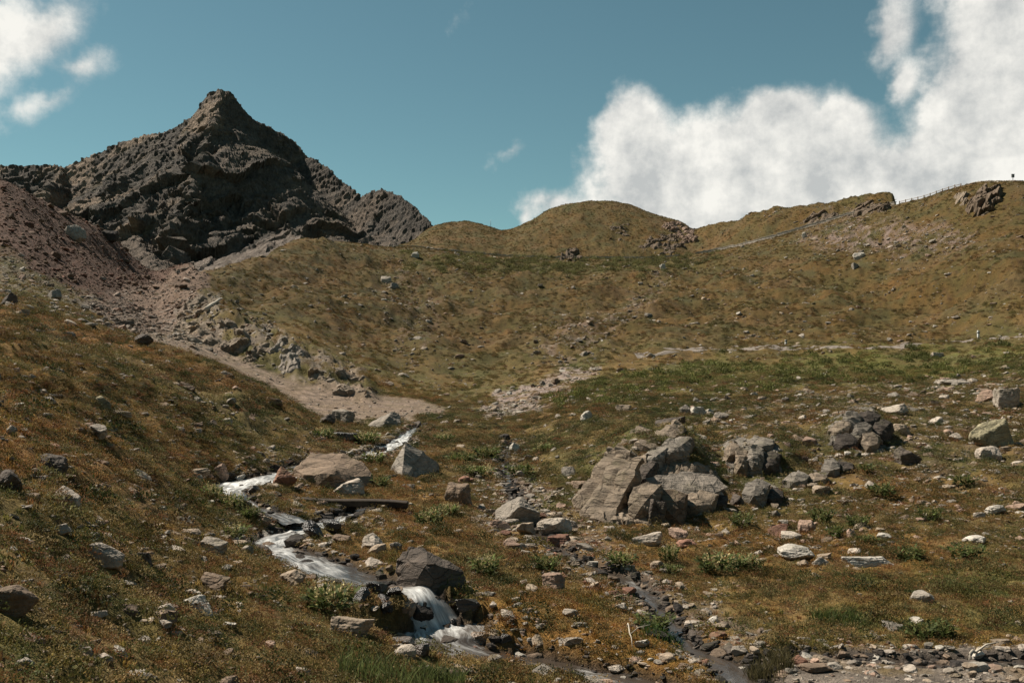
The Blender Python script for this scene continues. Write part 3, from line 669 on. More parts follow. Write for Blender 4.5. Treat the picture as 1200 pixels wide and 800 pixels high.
H_ = [
 # left slope
 (8,722,52,42,'round','brown','big brown boulder with a shaded front, cut by the left edge near the bottom',{}),
 (115,662,50,25,'slab','pale','long pale slab lying tilted down the slope in the lower left grass',dict(lean=(0,.42),depth=.4)),
 (69,627,22,15,'angular','pale','pale angular rock just left of the long tilted slab',{}),
 (109,636,19,16,'angular','grey','squat grey rock standing just above the long tilted slab',{}),
 (168,666,18,21,'block','dark','upright dark brown rock right of the long tilted slab',{}),
 (25,636,18,9,'slab','white','small whitish flat stone above the boulder at the left edge',{}),
 (194,731,25,18,'block','brown','brown block with a flat top on the open lower left slope',{}),
 (108,726,28,12,'angular','pale','low pale lump of rock in dark tussocks at lower left',{}),
 (157,797,36,17,'round','pale','wide pale rounded stone at the bottom edge, lower left',{}),
 (222,698,22,9,'round','pale','small pale oval stone alone in orange grass left of the brook',{}),
 (244,691,40,22,'slab','brown','brown wedge shaped slab on the grass left of the brook',dict(lean=(0,.1))),
 (263,672,18,11,'angular','grey','small grey stone behind the brown wedge slab',{}),
 (269,737,20,9,'round','white','small white stone in the orange grass below the brown wedge slab',{}),
 (141,686,28,9,'slab','pale','thin pale flat stone below the long tilted slab',{}),
 (243,647,34,20,'slab','pale','pale overhanging slab above the brown wedge slab',dict(lean=(0,.16))),
 (290,651,19,14,'angular','grey','bluish grey stone on the left bank beside the rapids',{}),
 (26,781,20,13,'round','grey','dull grey stone in the bottom left corner',{}),
 (119,776,22,13,'angular','pale','pale stone near the bottom, behind the wide rounded one',{}),
 (57,556,46,29,'round','dark','dark mossy boulder sunk in the left slope',{}),
 (75,592,42,20,'slab','pale','long pale slab below the dark mossy boulder on the left slope',dict(lean=(0,.36),depth=.4)),
 (115,478,22,14,'slab','lichen','slanting greenish slab high on the left slope',dict(lean=(0,.5),depth=.5)),
 (135,488,26,8,'slab','tan','flat tan stone just right of the slanting greenish slab',{}),
 (112,513,26,17,'angular','pale','cluster-topping pale rock in the middle of the left slope',{}),
 (3,577,34,28,'round','dark','dark shaded rock at the left edge, half way down',{}),  # dark tone carries the shade lying on this rock
 (10,510,14,12,'angular','pale','small pale pointed stone at the left edge above the mossy boulder',{}),
 (163,404,34,15,'round','dark','dark rounded boulder at the top of the left grass slope below the red scree',{}),
 (84,281,28,20,'angular','grey','grey boulder lying on top of the red scree ridge',{}),
 (125,281,20,13,'round','black','dark boulder on the lower end of the red scree ridge',{}),
 (8,358,22,16,'round','dark','dark rock at the left edge at the foot of the red scree',{}),
 (60,350,20,13,'angular','grey','grey rock among rubble at the foot of the red scree',{}),
 (215,626,34,7,'slab','tan','low tan ledge stone on the slope left of the rapids',{}),
 # upper brook
 (257,562,20,20,'round','pink','rounded pinkish boulder beside the white pool',{}),
 (226,556,34,10,'slab','tan','flat tan slab left of the rounded pinkish boulder',{}),
 (297,579,17,11,'round','dark','small dark stone at the foot of the white pool',dict(wet=True)),
 (331,569,31,24,'angular','red','dark red boulder leaning against the huge brown boulder',{}),
 (408,582,42,20,'slab','pale','pale wedge of rock in front of the huge brown boulder',dict(lean=(0,-.22))),
 (381,498,24,14,'angular','dark','dark brown rock at the edge of the gravel flat, left of its pale neighbour',{}),
 (401,498,26,19,'block','grey','two toned grey block at the edge of the gravel flat',{}),
 (451,502,43,20,'angular','grey','grey boulder with a dark right side at the end of the gravel flat',dict(planes=[(-.7,-.3,.6,.55),(.7,-.5,.4,.6)])),
 (445,534,18,12,'block','black','small black rock between the white threads of the upper brook',dict(wet=True)),
 (405,519,30,13,'block','dark','dark bank stone above the upper brook',dict(wet=True)),
 (536,591,34,27,'block','brown','square brown rock with a light top, right of the pyramid boulder',{}),
 (544,567,18,9,'slab','red','flat reddish stone above the square brown rock',{}),
 (608,613,56,34,'angular','grey','angular grey boulder with a light ridge in the middle of the stony bed',{}),
 (585,622,24,14,'angular','pink','pinkish stone left below the angular grey boulder',{}),
 (648,627,48,22,'round','pale','pair-like pale lumpy rock right of the angular grey boulder',{}),
 (618,628,28,17,'angular','tan','tan stone in front of the angular grey boulder',{}),
 (665,560,21,14,'round','grey','round grey stone at the left foot of the big outcrop',{}),
 (690,493,20,12,'slab','white','pale tilted slab on the grass bank above the big outcrop',dict(lean=(0,-.5))),
 (819,488,20,12,'slab','white','pale flat rock on top of the grass bank behind the big outcrop',{}),
 (804,486,18,12,'angular','grey','grey block beside the pale flat rock on the grass bank',{}),
 (602,530,14,12,'angular','white','whitish rock beside the thin upper rill',{}),
 # rapids
 (364,631,27,23,'angular','black','larger black wet boulder in the rapids, left of the round black one',dict(wet=True)),
 (388,626,27,19,'round','black','round black wet boulder in the rapids',dict(wet=True)),
 (401,638,29,13,'round','brown','low brown boulder below the two black ones in the rapids',{}),
 (431,645,36,23,'angular','pale','pale faced boulder on the right bank of the rapids',{}),
 (462,648,20,14,'angular','grey','smaller grey boulder right of the pale faced one',{}),
 (441,650,24,14,'angular','tan','tan stone below the pale faced boulder',{}),
 (343,631,12,9,'round','black','small black stone in the rapids by the larger black boulder',dict(wet=True)),
 (405,746,62,27,'slab','tan','large flat tan slab in the grass left of the waterfall',dict(rz=-.15,depth=.6)),
 (342,688,36,22,'round','tan','tan stone on the left bank below the rapids',{}),
 (447,719,33,24,'angular','black','largest black wet rock in the pile left of the waterfall',dict(wet=True)),
 (424,707,26,20,'angular','black','black wet rock at the left end of the pile beside the waterfall',dict(wet=True)),
 (440,696,24,16,'block','black','black wet rock at the top of the pile beside the waterfall',dict(wet=True)),
 (462,700,22,14,'angular','black','black wet rock at the right top of the pile beside the waterfall',dict(wet=True)),
 (475,725,24,24,'round','brown','brown wet rock touching the left side of the waterfall',dict(wet=True)),
 (526,712,18,14,'round','red','rust coloured wet rock at the right lip of the waterfall',dict(wet=True)),
 (549,718,30,20,'angular','black','dark wet block right of the waterfall',dict(wet=True)),
 (474,774,30,21,'round','pale','pale rounded rock on the left shore of the plunge pool',{}),
 (494,772,24,21,'angular','dark','dark split rock on the left shore of the plunge pool',dict(wet=True)),
 (471,757,34,14,'slab','dark','flat dark wet rock above the pale one on the pool shore',dict(wet=True)),
 (559,757,30,18,'slab','brown','tilted brown plate of rock on the right shore of the plunge pool',dict(wet=True)),
 (555,767,15,12,'round','red','small rust brown stone at the outflow of the plunge pool',dict(wet=True)),
 (594,758,22,16,'angular','black','dark stone under the moss on the right shore of the outflow',dict(wet=True)),
 (531,732,12,8,'round','black','tiny black stone breaking the foam of the plunge pool',dict(wet=True)),
 # middle
 (655,641,30,15,'slab','red','reddish slab in the stony bed below the big outcrop',{}),
 (598,645,22,14,'angular','pink','pinkish stone in the stony bed left of the reddish slab',{}),
 (649,691,30,22,'slab','pink','broad pinkish stone in the grass right of the layered block',{}),
 (674,758,30,15,'angular','pale','pale low rock in the moss at the bottom, right of the outflow',{}),
 (666,726,24,14,'angular','grey','grey low stone in the orange moss right of the waterfall',{}),
 (725,789,24,11,'round','pale','pale stone at the bottom edge beside the outflow',{}),
 (764,641,36,17,'slab','pale','pale slanting stone below the big outcrop',dict(lean=(0,-.3),depth=.5)),
 (795,634,26,16,'angular','pink','pink angular stone right of the pale slanting one',{}),
 (806,641,26,10,'slab','red','flat reddish stone in the grass below the big outcrop',{}),
 (729,718,20,12,'angular','pale','pale stone beside the trickling stony rill',{}),
 (752,760,22,12,'angular','white','light stone in green grass near the bottom middle',{}),
 (838,731,14,9,'round','white','bright stone glinting in the stony rill',dict(wet=True)),  # white tone stands in for a glint on the wet stone
 (812,735,20,9,'slab','pale','flat pale stone in the stony rill',{}),
 (868,770,20,14,'angular','grey','grey stone at the mouth of the stony rill',{}),
 # right
 (1057,488,44,16,'angular','pale','pale peaked boulder on the grass bank at right',{}),
 (1057,511,32,15,'round','tan','tan boulder just below the pale peaked one at right',{}),
 (1170,526,56,38,'round','lichen','biggest lichen covered boulder by the right edge',dict(depth=.7)),
 (1167,542,36,20,'round','pale','pale boulder below the biggest lichen covered one',{}),
 (1160,471,24,15,'angular','pink','pinkish rock of the pile at the right edge',{}),
 (1185,479,30,26,'block','pale','pale block of the pile at the right edge',{}),
 (1120,452,40,6,'slab','grey','thin grey slab lying along the path at the upper right',{}),
 (915,632,27,19,'angular','red','red boulder on the grass at right',{}),
 (948,625,21,18,'angular','pink','pinkish rock right behind the red boulder',{}),
 (936,658,47,22,'round','white','large whitish domed boulder in the grass at right',{}),
 (1018,665,68,16,'slab','white','long low whitish slab in the grass at right',dict(depth=.4,rz=.02)),
 (998,634,15,16,'angular','pink','small upright pinkish stone between two green plants at right',{}),
 (1039,634,17,10,'round','white','small white stone behind the long whitish slab',{}),
 (1149,641,33,15,'round','white','whitish oval stone near the right edge',{}),
 (1060,545,32,20,'slab','dark','dark tilted rock plate among the rubble at right',dict(lean=(0,.5))),
 (964,583,24,15,'block','tan','tan block in the rubble at right',{}),
 (1171,603,28,13,'angular','white','whitish pointed stone near the right edge above the oval one',{}),
 (1087,709,36,17,'round','grey','grey humped rock in the green grass at lower right',{}),
 (963,664,20,12,'angular','grey','grey stone touching the large whitish domed boulder',{}),
 (930,634,26,12,'slab','pale','pale flat rock between red and whitish boulders',{}),
 (1100,420,16,7,'slab','pale','pale slab in the green scrub below the track at right',{}),
 (1010,303,14,8,'slab','white','bright slab lying below the scree on the right hillside',dict(lean=(0,-.3))),
 (1003,316,10,8,'angular','grey','grey rock under the bright slab on the right hillside',{}),
 (943,280,8,8,'angular','white','white rock standing on the hillside below the road wall',{}),
 (778,318,10,9,'angular','white','white rock at the head of the stony gully under the road',{}),
 (486,303,10,8,'slab','white','white slanting stone in the green gully below the road',{}),
 (452,332,14,9,'slab','pale','pale slab on the spur left of the green gully',{}),
 (463,340,12,9,'angular','grey','grey rock with a dark hollow on the spur left of the green gully',{}),
 (1180,765,22,8,'slab','pale','pale flat stone on the shore of the shallow pool at lower right',{}),
 (1145,775,24,14,'angular','white','whitish stones edge rock on the shore of the shallow pool',{}),
 (960,790,44,12,'slab','brown','brown flat slab on the pebble bank at the bottom right',{}),
 (938,780,20,14,'round','red','rust and black stone on the pebble bank at the bottom right',{}),
]
for px, py, w, h, st, tone, lab, kw in H_:
    hero(px, py, w, h, st, tone, lab, name='boulder' if w >= 24 else 'stone', cat='boulder' if w >= 24 else 'stone', **kw)

# ---- outcrops: bedrock standing out of the turf, each with its ledges and slabs
def outcrop(label, anchor, parts, group='rock outcrops'):
    bk = group.startswith('rock banks')
    p0 = hit(Z, *anchor); e = empty('rock_outcrop', p0); tag(e, label, 'rock outcrop', group)
    for nm, px, py, w, h, st, tone, rot, depth, *pl in parts:
        _seed[0] += 1
        p = hit(Z, px, py - 1); k = p.y / F; W = w * k * (1.2 if bk else 1.05); dp = W * depth * 1.3; Hh = h * k * (1.15 if bk else 1.55)
        me = rock_mesh(nm, _seed[0], (W, dp, Hh), st, 5 if w > 18 else 4, pl[0] if pl else None, 'rock')
        o = link(nm, me, e); c = p + Vector((0, dp * .36, (-.62 if bk else -.47) * Hh)); o.location = c - p0; o.rotation_euler = rot
        t = TONES[tone]; v = random.uniform(.85, 1.1); o.color = (t[0] * v, t[1] * v, t[2] * v, 1)
        HERO_XY.append((c.x, c.y, W * .45))
    return e
def bedrock(parent, name, poly, h, ang, cell, tone, elong=2.6, soft=3.0, bare=(-.6, .0)):
    P = np.array(poly, float); hs = [hit(Z, *q_).y for q_ in poly]; p0 = parent.location
    d0, d1 = min(hs) - cell * .8, max(hs) + cell * 1.2
    pxs = np.arange(P[:, 0].min() - 8, P[:, 0].max() + 8, .75); ds = np.linspace(d0, d1, int(min(220, max(60, (d1 - d0) / (cell * .06)))))
    A, D = np.meshgrid(pxs, ds, indexing='ij'); z = grid_at(Z, A, D); py = HY - F * z / D; x = (A - 600) / F * D
    wa = fbm(x / cell, D / cell, 4, 901) * 9; wb = fbm(x / cell + 50, D / cell, 4, 902) * 9
    m = poly_w(poly, A + wa, py + wb, soft) * sst(*bare, fbm(x / (cell * 1.5), D / (cell * 1.5), 3, 903))
    sv = D * .55 + z * 1.1 + fbm(x / cell, D / cell, 3, 905) * cell * .09; xv = x + fbm(x / cell + 9, D / cell, 3, 906) * cell * .09
    ca, sa = math.cos(R(ang)), math.sin(R(ang)); a = xv * ca + sv * sa; b = -xv * sa + sv * ca
    sd = int(P[0, 0])
    f = facets(a / (cell * elong), b / cell, sd) + .36 * facets(a / (cell * .45 * elong), b / (cell * .42), sd + 1) + .1 * facets(a / (cell * .2 * elong), b / (cell * .17), sd + 2) + .06 * fbm(x / (cell * .1), sv / (cell * .1), 2, 907)
    h = h * .5
    hh = h * m ** .7 * (.55 + .8 * f) - .25 * h * (1 - m)
    V = np.stack([x - hh * .25, D - hh * .7, z + hh * .65], -1).reshape(-1, 3) - np.array(p0)
    I = np.arange(A.size).reshape(A.shape); q_ = np.stack([I[:-1, :-1], I[1:, :-1], I[1:, 1:], I[:-1, 1:]], -1).reshape(-1, 4)
    ok = (hh.reshape(-1)[q_] > -.2 * h).any(1)
    q_ = q_[ok]; lab = np.arange(A.size)
    while True:                                             # each separate knob of rock becomes a part of its own
        mn = lab[q_].min(1); new = lab.copy(); np.minimum.at(new, q_.ravel(), np.repeat(mn, 4)); new = new[new]
        if (new == lab).all(): break
        lab = new
    fl = lab[q_[:, 0]]; ids, cnt = np.unique(fl, return_counts=True); t_ = TONES[tone]; o = None
    for k_ in np.argsort(-cnt):
        if cnt[k_] < max(90, cnt.max() * .03) and o is not None: continue
        qq = q_[fl == ids[k_]]; u, inv = np.unique(qq, return_inverse=True)
        o = link(name, mesh_np(name, V[u], inv.reshape(qq.shape)[:, ::-1], False, [M['rock']]), parent)
        o.color = (t_[0] * .68, t_[1] * .68, t_[2] * .68, 1)
    for qx, qd in zip(A[m > .5][::60], D[m > .5][::60]): HERO_XY.append(((qx - 600) / F * qd, qd, cell * .35))
    return o
SLABP = [(-.80, -.30, .52, .30), (.92, -.30, .12, .42), (.1, -1, .15, .8), (0, .1, 1, .95)]
e = outcrop('big broken outcrop with slanting striped slabs in the middle right of the valley', (760, 600), [
 ('block', 748, 606, 26, 30, 'block', 'grey', (0, .1, .2), 1), ('block', 765, 614, 24, 34, 'block', 'dark', (0, .12, -.1), 1), ('ledge', 822, 578, 58, 22, 'slab', 'pale', (.12, .1, .1), .7), ('ledge', 782, 572, 46, 18, 'slab', 'white', (.1, .06, 0), .7), ('block', 800, 602, 24, 24, 'block', 'tan', (0, .2, .2), 1),
 ('block', 800, 530, 24, 18, 'block', 'dark', (0, 0, .2), .9), ('ledge', 790, 500, 40, 12, 'slab', 'dark', (0, -.12, 0), .7), ('block', 838, 592, 26, 14, 'block', 'dark', (0, 0, 0), 1), ('block', 730, 614, 20, 14, 'angular', 'tan', (0, 0, .4), 1)])
def rib(e, x0, y0, x1, y1, x2, y2, x3, y3, tone, drop=22):
    hull([(x0, y0, .1), (x1, y1, -.15), (x2, y2, 1.7), (x3, y3, 2.0), (x1 + 2, y1 + drop * .6, -.1), (x2 - 4, y2 + drop, 1.5), (x0 + 4, y0 + 12, 1.2), (x3 + 6, y3 + 6, 2.9)], tone, '', ((x0 + x1) // 2, max(y0, y1)), False, .034, '', 1.5, e, 'slab')
rib(e, 673, 580, 690, 594, 727, 532, 714, 522, 'tan'); rib(e, 684, 594, 702, 606, 741, 524, 728, 516, 'tan', 30); rib(e, 699, 604, 714, 610, 750, 532, 741, 522, 'tan', 34)
rib(e, 712, 528, 726, 536, 764, 500, 752, 492, 'tan', 16); rib(e, 748, 516, 764, 524, 806, 500, 792, 489, 'tan', 16)
def pillar(e, x0, x1, yt, yb, lean, tone, nm='block', th=.7):
    rs = random.Random(int(x0 * 7 + yt)); j_ = lambda a: rs.uniform(-a, a); w = x1 - x0
    hull([(x0 + j_(2), yb, 0), (x1 + j_(2), yb + 2, 0), (x0 + lean + j_(3), yt + j_(3) + 4, .35), (x1 + lean + j_(3), yt + 5 + j_(4), .35), (x0 + w * .5 + lean, yt, .5), (x0 - 2 + j_(2), (yt + yb) / 2, .05), (x1 + 2 + j_(2), (yt + yb) / 2, .05), (x0 + w * .45, (yt + yb) / 2 + 3, -.2), (x0 + lean, yt + 8, th + .4), (x1 + lean, yt + 8, th + .5), (x0, yb, th), (x1, yb, th)], tone, '', ((x0 + x1) // 2, yb), False, .05, '', .9, e, nm)
pillar(e, 738, 770, 560, 608, 4, 'tan'); pillar(e, 768, 800, 568, 612, 4, 'brown'); pillar(e, 796, 832, 570, 602, 6, 'tan'); pillar(e, 745, 764, 536, 572, 8, 'dark'); pillar(e, 772, 806, 508, 538, 6, 'grey'); pillar(e, 828, 850, 575, 594, 2, 'dark'); pillar(e, 752, 776, 520, 545, 6, 'grey')
hull([(757, 556, .2), (800, 548, .8), (836, 552, .9), (853, 566, .5), (836, 574, .1), (800, 577, -.1), (764, 573, -.1), (770, 590, 0), (830, 586, .1), (790, 560, 1.4), (840, 562, 1.4)], 'pale', '', (800, 590), False, .03, '', .6, e, 'ledge')
bedrock(e, 'bedrock', [(738,540),(770,535),(835,550),(846,575),(835,592),(800,608),(765,616),(735,612),(700,608),(715,570)], .45, 80, .75, 'tan', 1.8)
e = outcrop('upright grey pillars of rock in the turf right of the big outcrop', (872, 552), [
 ('block', 858, 534, 12, 16, 'block', 'tan', (0, .1, 0), 1), ('block', 869, 554, 13, 26, 'block', 'pale', (0, .06, 0), 1), ('block', 902, 553, 18, 20, 'block', 'dark', (0, 0, 0), 1)])
pillar(e, 849, 863, 514, 540, 1, 'tan'); pillar(e, 862, 877, 520, 556, 1, 'tan'); pillar(e, 877, 893, 516, 554, 2, 'grey'); pillar(e, 892, 912, 524, 554, 2, 'dark'); pillar(e, 884, 904, 508, 526, 3, 'grey')
bedrock(e, 'bedrock', [(846,520),(885,508),(914,520),(914,552),(880,560),(855,558)], .3, 88, .5, 'grey', 2.2)
e = outcrop('dark knob of rock below the upright grey pillars', (884, 590), [('block', 865, 592, 18, 14, 'angular', 'dark', (0, 0, 0), 1)])
pillar(e, 872, 896, 556, 592, 3, 'grey'); pillar(e, 894, 914, 566, 590, 3, 'dark')
e = outcrop('craggy knob of cracked rock standing on the grass bank at right', (1005, 525), [])
pillar(e, 986, 1006, 477, 510, 3, 'grey'); pillar(e, 1000, 1016, 490, 523, 5, 'grey'); pillar(e, 1011, 1028, 503, 530, 2, 'tan'); pillar(e, 972, 992, 490, 512, 6, 'tan'); pillar(e, 1020, 1042, 488, 518, 4, 'dark'); pillar(e, 977, 1002, 504, 528, 2, 'dark'); pillar(e, 1003, 1026, 478, 500, 2, 'dark')
bedrock(e, 'bedrock', [(968,515),(978,492),(996,477),(1022,477),(1044,502),(1036,528),(990,532)], .35, 110, .6, 'grey', 1.6)
e = outcrop('row of small dark crags below the craggy knob at right', (960, 566), [])
pillar(e, 966, 981, 533, 557, 2, 'grey'); pillar(e, 944, 964, 549, 567, 4, 'tan'); pillar(e, 920, 942, 547, 570, 4, 'grey'); pillar(e, 980, 998, 536, 554, 2, 'dark')
far_g = 'crags on the hill tops'
e = outcrop('tall brown crag near the top of the right hillside', (1155, 252), [], far_g)
bedrock(e, 'bedrock', [(1133,246),(1148,228),(1174,220),(1170,238),(1146,256)], 3.2, 60, 2.0, 'brown')
bedrock(e, 'bedrock', [(1118,236),(1126,228),(1138,228),(1130,238)], 1.6, 60, 1.5, 'tan')
e = outcrop('crags on the right shoulder of the round hill', (785, 285), [], far_g)
bedrock(e, 'bedrock', [(778,264),(796,262),(812,270),(816,282),(800,281)], 2.2, 20, 2.4, 'pink')
bedrock(e, 'bedrock', [(748,296),(762,280),(790,276),(806,290),(780,297)], 2.0, 60, 2.2, 'brown', 2, 3, (-.2, .2))
bedrock(e, 'bedrock', [(712,276),(722,262),(738,266),(740,280),(724,282)], 1.5, 60, 2.0, 'brown', 2, 3, (-.1, .3))
e = outcrop('dark rock at the foot of the round hill beside the road', (672, 301), [], far_g)
bedrock(e, 'bedrock', [(658,303),(664,294),(676,293),(682,302),(672,305)], 2.2, 60, 2.2, 'brown')
e = outcrop('low crag with a flat top behind the roadside wall', (1018, 250), [], far_g)
bedrock(e, 'bedrock', [(996,252),(1004,240),(1020,237),(1042,242),(1038,248),(1015,252)], 2.6, 20, 2.2, 'brown')
bedrock(e, 'bedrock', [(940,262),(952,252),(978,248),(984,254),(958,262)], 2.0, 20, 2.2, 'brown')
bank_g = 'rock banks above the gravel flat'
e = outcrop('light striped rock bank above the gravel, upper part by the dry stream bed', (230, 400), [('block', 240, 402, 18, 12, 'angular', 'dark', (0, -.3, 0), .9)], bank_g)
bedrock(e, 'bedrock', [(203,392),(222,352),(240,350),(268,362),(276,384),(258,408),(225,408)], 1.1, 48, 1.5, 'tan', 3, 3, (-.02, .35))
e = outcrop('light striped rock bank above the gravel, middle part with a white face', (300, 425), [], bank_g)
bedrock(e, 'bedrock', [(255,408),(272,382),(305,388),(325,400),(318,436),(285,424)], 1.2, 50, 1.4, 'tan', 3, 3, (-.02, .35))
bedrock(e, 'slab', [(312,430),(322,398),(342,396),(352,415),(352,446),(330,440)], 1.0, 55, 1.3, 'pale', 4, 3, (-.2, .2))
e = outcrop('light striped rock bank above the gravel, lower part at the end of the spur', (390, 455), [], bank_g)
bedrock(e, 'bedrock', [(350,446),(366,424),(400,428),(428,440),(440,460),(415,466),(375,456)], 1.1, 48, 1.3, 'tan', 3, 3, (-.02, .35))

# ------------------------------------------------------------------ scattered stones
HX = np.array(HERO_XY)
def stone_variant(i, sub):
    st = ['angular', 'slab', 'block', 'round', 'angular', 'slab'][i % 6]
    hgt = [.46, .26, .42, .36, .55, .2][i % 6]
    return rock_mesh('stone', 500 + i, (1, .85, hgt), st, sub, None, 'rock_i' if sub < 4 else 'rock')
SHAPE = ['angular', 'flat', 'blocky', 'rounded', 'angular', 'flat']
def samp(n, d0, d1):
    px = RNG.uniform(-300, 1500, n); d = np.sqrt(RNG.uniform(d0 * d0, d1 * d1, n)); return px, d
pts = []
def stones(n, d0, d1, dens, s0, s1, alpha):
    n = int(n * 1.27); px, d = samp(n, d0, d1)
    k = RNG.uniform(0, 1, n) < dens(px, d)
    px, d = px[k], d[k]; u = RNG.uniform(0, 1, len(px))
    s = (s0 ** -alpha + u * (s1 ** -alpha - s0 ** -alpha)) ** (-1 / alpha)
    pts.append(np.stack([px, d, s], 1))
def zn(name, px, d): return grid_at(Zn[name], px, d)
def clump(px, d, sc, seed): return sst(-.1, .45, fbm((px - 600) / F * d / sc, d / sc, 3, seed))
def xy(px, d): return (px - 600) / F * d, d
near_d = lambda px, d: np.clip(.16 + .55 * clump(px, d, 1.4, 401) + zn('streambed', px, d) * .75 + zn('pebble', px, d) * 1.0 + zn('rocky', px, d) * .4 + zn('wet', px, d) * 1.0, 0, 1) * (1 - .75 * zn('lush', px, d))
stones(34000, 6, 30, near_d, .04, .42, 1.75)
stones(9000, 9, 30, lambda px, d: np.clip(zn('pebble', px, d) + zn('streambed', px, d) * .8 + zn('wet', px, d), 0, 1), .025, .16, 1.8)
stones(60000, 28, 75, lambda px, d: np.clip(.10 + .34 * clump(px, d, 3, 402) + 2.2 * zn('rocky', px, d) * (.12 + .88 * clump(px, d, 2.2, 409)) + zn('streambed', px, d) * .8 + zn('rubble', px, d) * .5 + zn('wet', px, d) * .8 + zn('cscree', px, d), 0, 1) * (1 - .93 * zn('gravel', px, d)), .08, .85, 2.0)
stones(26000, 52, 95, lambda px, d: zn('gravel', px, d) * (.3 + .7 * clump(px, d, 3, 431)), .07, .42, 2.1)
stones(16000, 60, 110, lambda px, d: np.clip(.02 + zn('cscree', px, d) * 1.0 + zn('bank', px, d) * .25 + zn('rubble', px, d) * .7 + zn('brownflat', px, d) * .3 + zn('redscree', px, d) * .5 + .10 * clump(px, d, 6, 403), 0, 1) * (1 - .9 * zn('gravel', px, d)), .14, 1.0, 2.0)
stones(150000, 75, 265, lambda px, d: np.clip(.07 + .4 * clump(px, d, 7, 404) ** 2 + zn('rscree', px, d) * 1.0 + zn('hscree', px, d) * .85 + zn('redscree', px, d) * .85 + zn('brownflat', px, d) * 1.0 + zn('bank', px, d) * .5, 0, 1) * (1 - zn('road', px, d)) * (1 - .8 * zn('green', px, d)), .17, 1.5, 2.3)
stones(12000, 95, 215, lambda px, d: zn('redscree', px, d), .25, 1.5, 2.2)
stones(30000, 6, 34, lambda px, d: (1 - sst(330, 430, px)) * (.12 + .6 * clump(px, d, 1.3, 441)), .06, .45, 1.7)
for P in PATHS:          # stones washed together in and beside the water
    n = int(len(P) * 5.5); k = RNG.integers(0, len(P), n); off = np.where(RNG.uniform(0, 1, n) < .68, RNG.choice([-1, 1], n) * (P[k, 3] * .40 + np.abs(RNG.normal(size=n)) * .35), RNG.normal(size=n) * P[k, 3] * .3)
    txy = np.stack([np.gradient(P[:, 0]), np.gradient(P[:, 1])], 1)[k]; txy /= np.linalg.norm(txy, axis=1)[:, None] + 1e-9
    qx = P[k, 0] - txy[:, 1] * off; qy = P[k, 1] + txy[:, 0] * off; u = RNG.uniform(0, 1, n); s_ = (.07 ** -1.7 + u * (.42 ** -1.7 - .07 ** -1.7)) ** (-1 / 1.7)
    ok = ~((P[k, 4] > .9) & (np.abs(off) < P[k, 3] * .4))
    if P is PATHS[1]: ok &= ~((P[k, 1] < 15.2) & (np.abs(off) < P[k, 3] * .42 + s_ * .4) & (RNG.uniform(0, 1, n) < .93))
    pts.append(np.stack([600 + F * qx / qy, qy, s_], 1)[ok])
    ia = np.where((P[:, 1] > 15.4) if P is PATHS[1] else (P[:, 1] > 0))[0]; n = {0: 45, 1: 95, 2: 420, 3: 160}[[p_ is P for p_ in PATHS].index(True)]
    k = RNG.choice(ia, n); off = RNG.uniform(-.5, .5, n) * (P[k, 3] + (.25 if P is PATHS[2] else 0)); tx_ = np.gradient(P[:, 0])[k]; ty_ = np.gradient(P[:, 1])[k]; l_ = np.hypot(tx_, ty_) + 1e-9
    qx = P[k, 0] - ty_ / l_ * off; qy = P[k, 1] + tx_ / l_ * off; pts.append(np.stack([600 + F * qx / qy, qy, RNG.uniform(.11, .30, n) * (1.0 if P is PATHS[2] or P is PATHS[3] else 1.7)], 1))
S = np.concatenate(pts)
X_, Y_ = xy(S[:, 0], S[:, 1]); Zs = grid_at(Z, S[:, 0], S[:, 1])
# keep the modelled boulders and the deepest water free
keep = np.ones(len(S), bool)
for hx, hy, hr in HX: keep &= ((X_ - hx) ** 2 + (Y_ - hy) ** 2) > (hr * .8 + S[:, 2] * .2) ** 2
S, X_, Y_, Zs = S[keep], X_[keep], Y_[keep], Zs[keep]
var = RNG.choice(12, len(S), p=np.array([.08,.14,.07,.05,.06,.12,.08,.13,.06,.04,.05,.12]))
tn = list(TONES)
def tone_pick(px, d):
    n = len(px); r = RNG.uniform(0, 1, n)
    red = zn('redscree', px, d); wet = zn('wet', px, d); fl = zn('streambed', px, d)
    idx = np.select([r < .26, r < .50, r < .70, r < .82, r < .96], [0, 2, 8, 5, 3], 1)   # pale grey tan pink brown white
    idx = np.where((red > .4) & (r < .6), 3, idx); idx = np.where((red > .4) & (r >= .6) & (r < .85), 4, idx)
    idx = np.where((wet > .35) & (r < .85), np.where(r < .4, 7, 6), idx)
    idx = np.where((fl > .5) & (r > .7) & (wet <= .35), np.where(r > .88, 4, 3), idx)
    return idx
tone = tone_pick(S[:, 0], S[:, 1])
TA = np.array([TONES[k] for k in tn])
tint = TA[tone] * RNG.uniform(.62, 1.12, (len(S), 1))
tint = tint * (1 - .38 * np.clip(grid_at(Zn['redscree'], S[:, 0], S[:, 1]) + .7 * grid_at(Zn['brownflat'], S[:, 0], S[:, 1]) + .15 * grid_at(Zn['gravel'], S[:, 0], S[:, 1]), 0, 1)[:, None] * np.array([.8, 1.05, 1.15]))
pysz = S[:, 2] * F / S[:, 1]
spx = S[:, 0]; spy = HY - F * Zs / S[:, 1]
vis = (spx > 3) & (spx < 1197) & (spy < 796) & (HY - F * (Zs + S[:, 2] * .3) / S[:, 1] < grid_at(HOR, spx, S[:, 1]) + .5)
order = np.argsort(-np.where(vis, pysz, 0))
NIND = 175
ind = order[:NIND]; mask_ind = np.zeros(len(S), bool); mask_ind[ind] = True
VAR_HI = [stone_variant(i, 4) for i in range(12)]
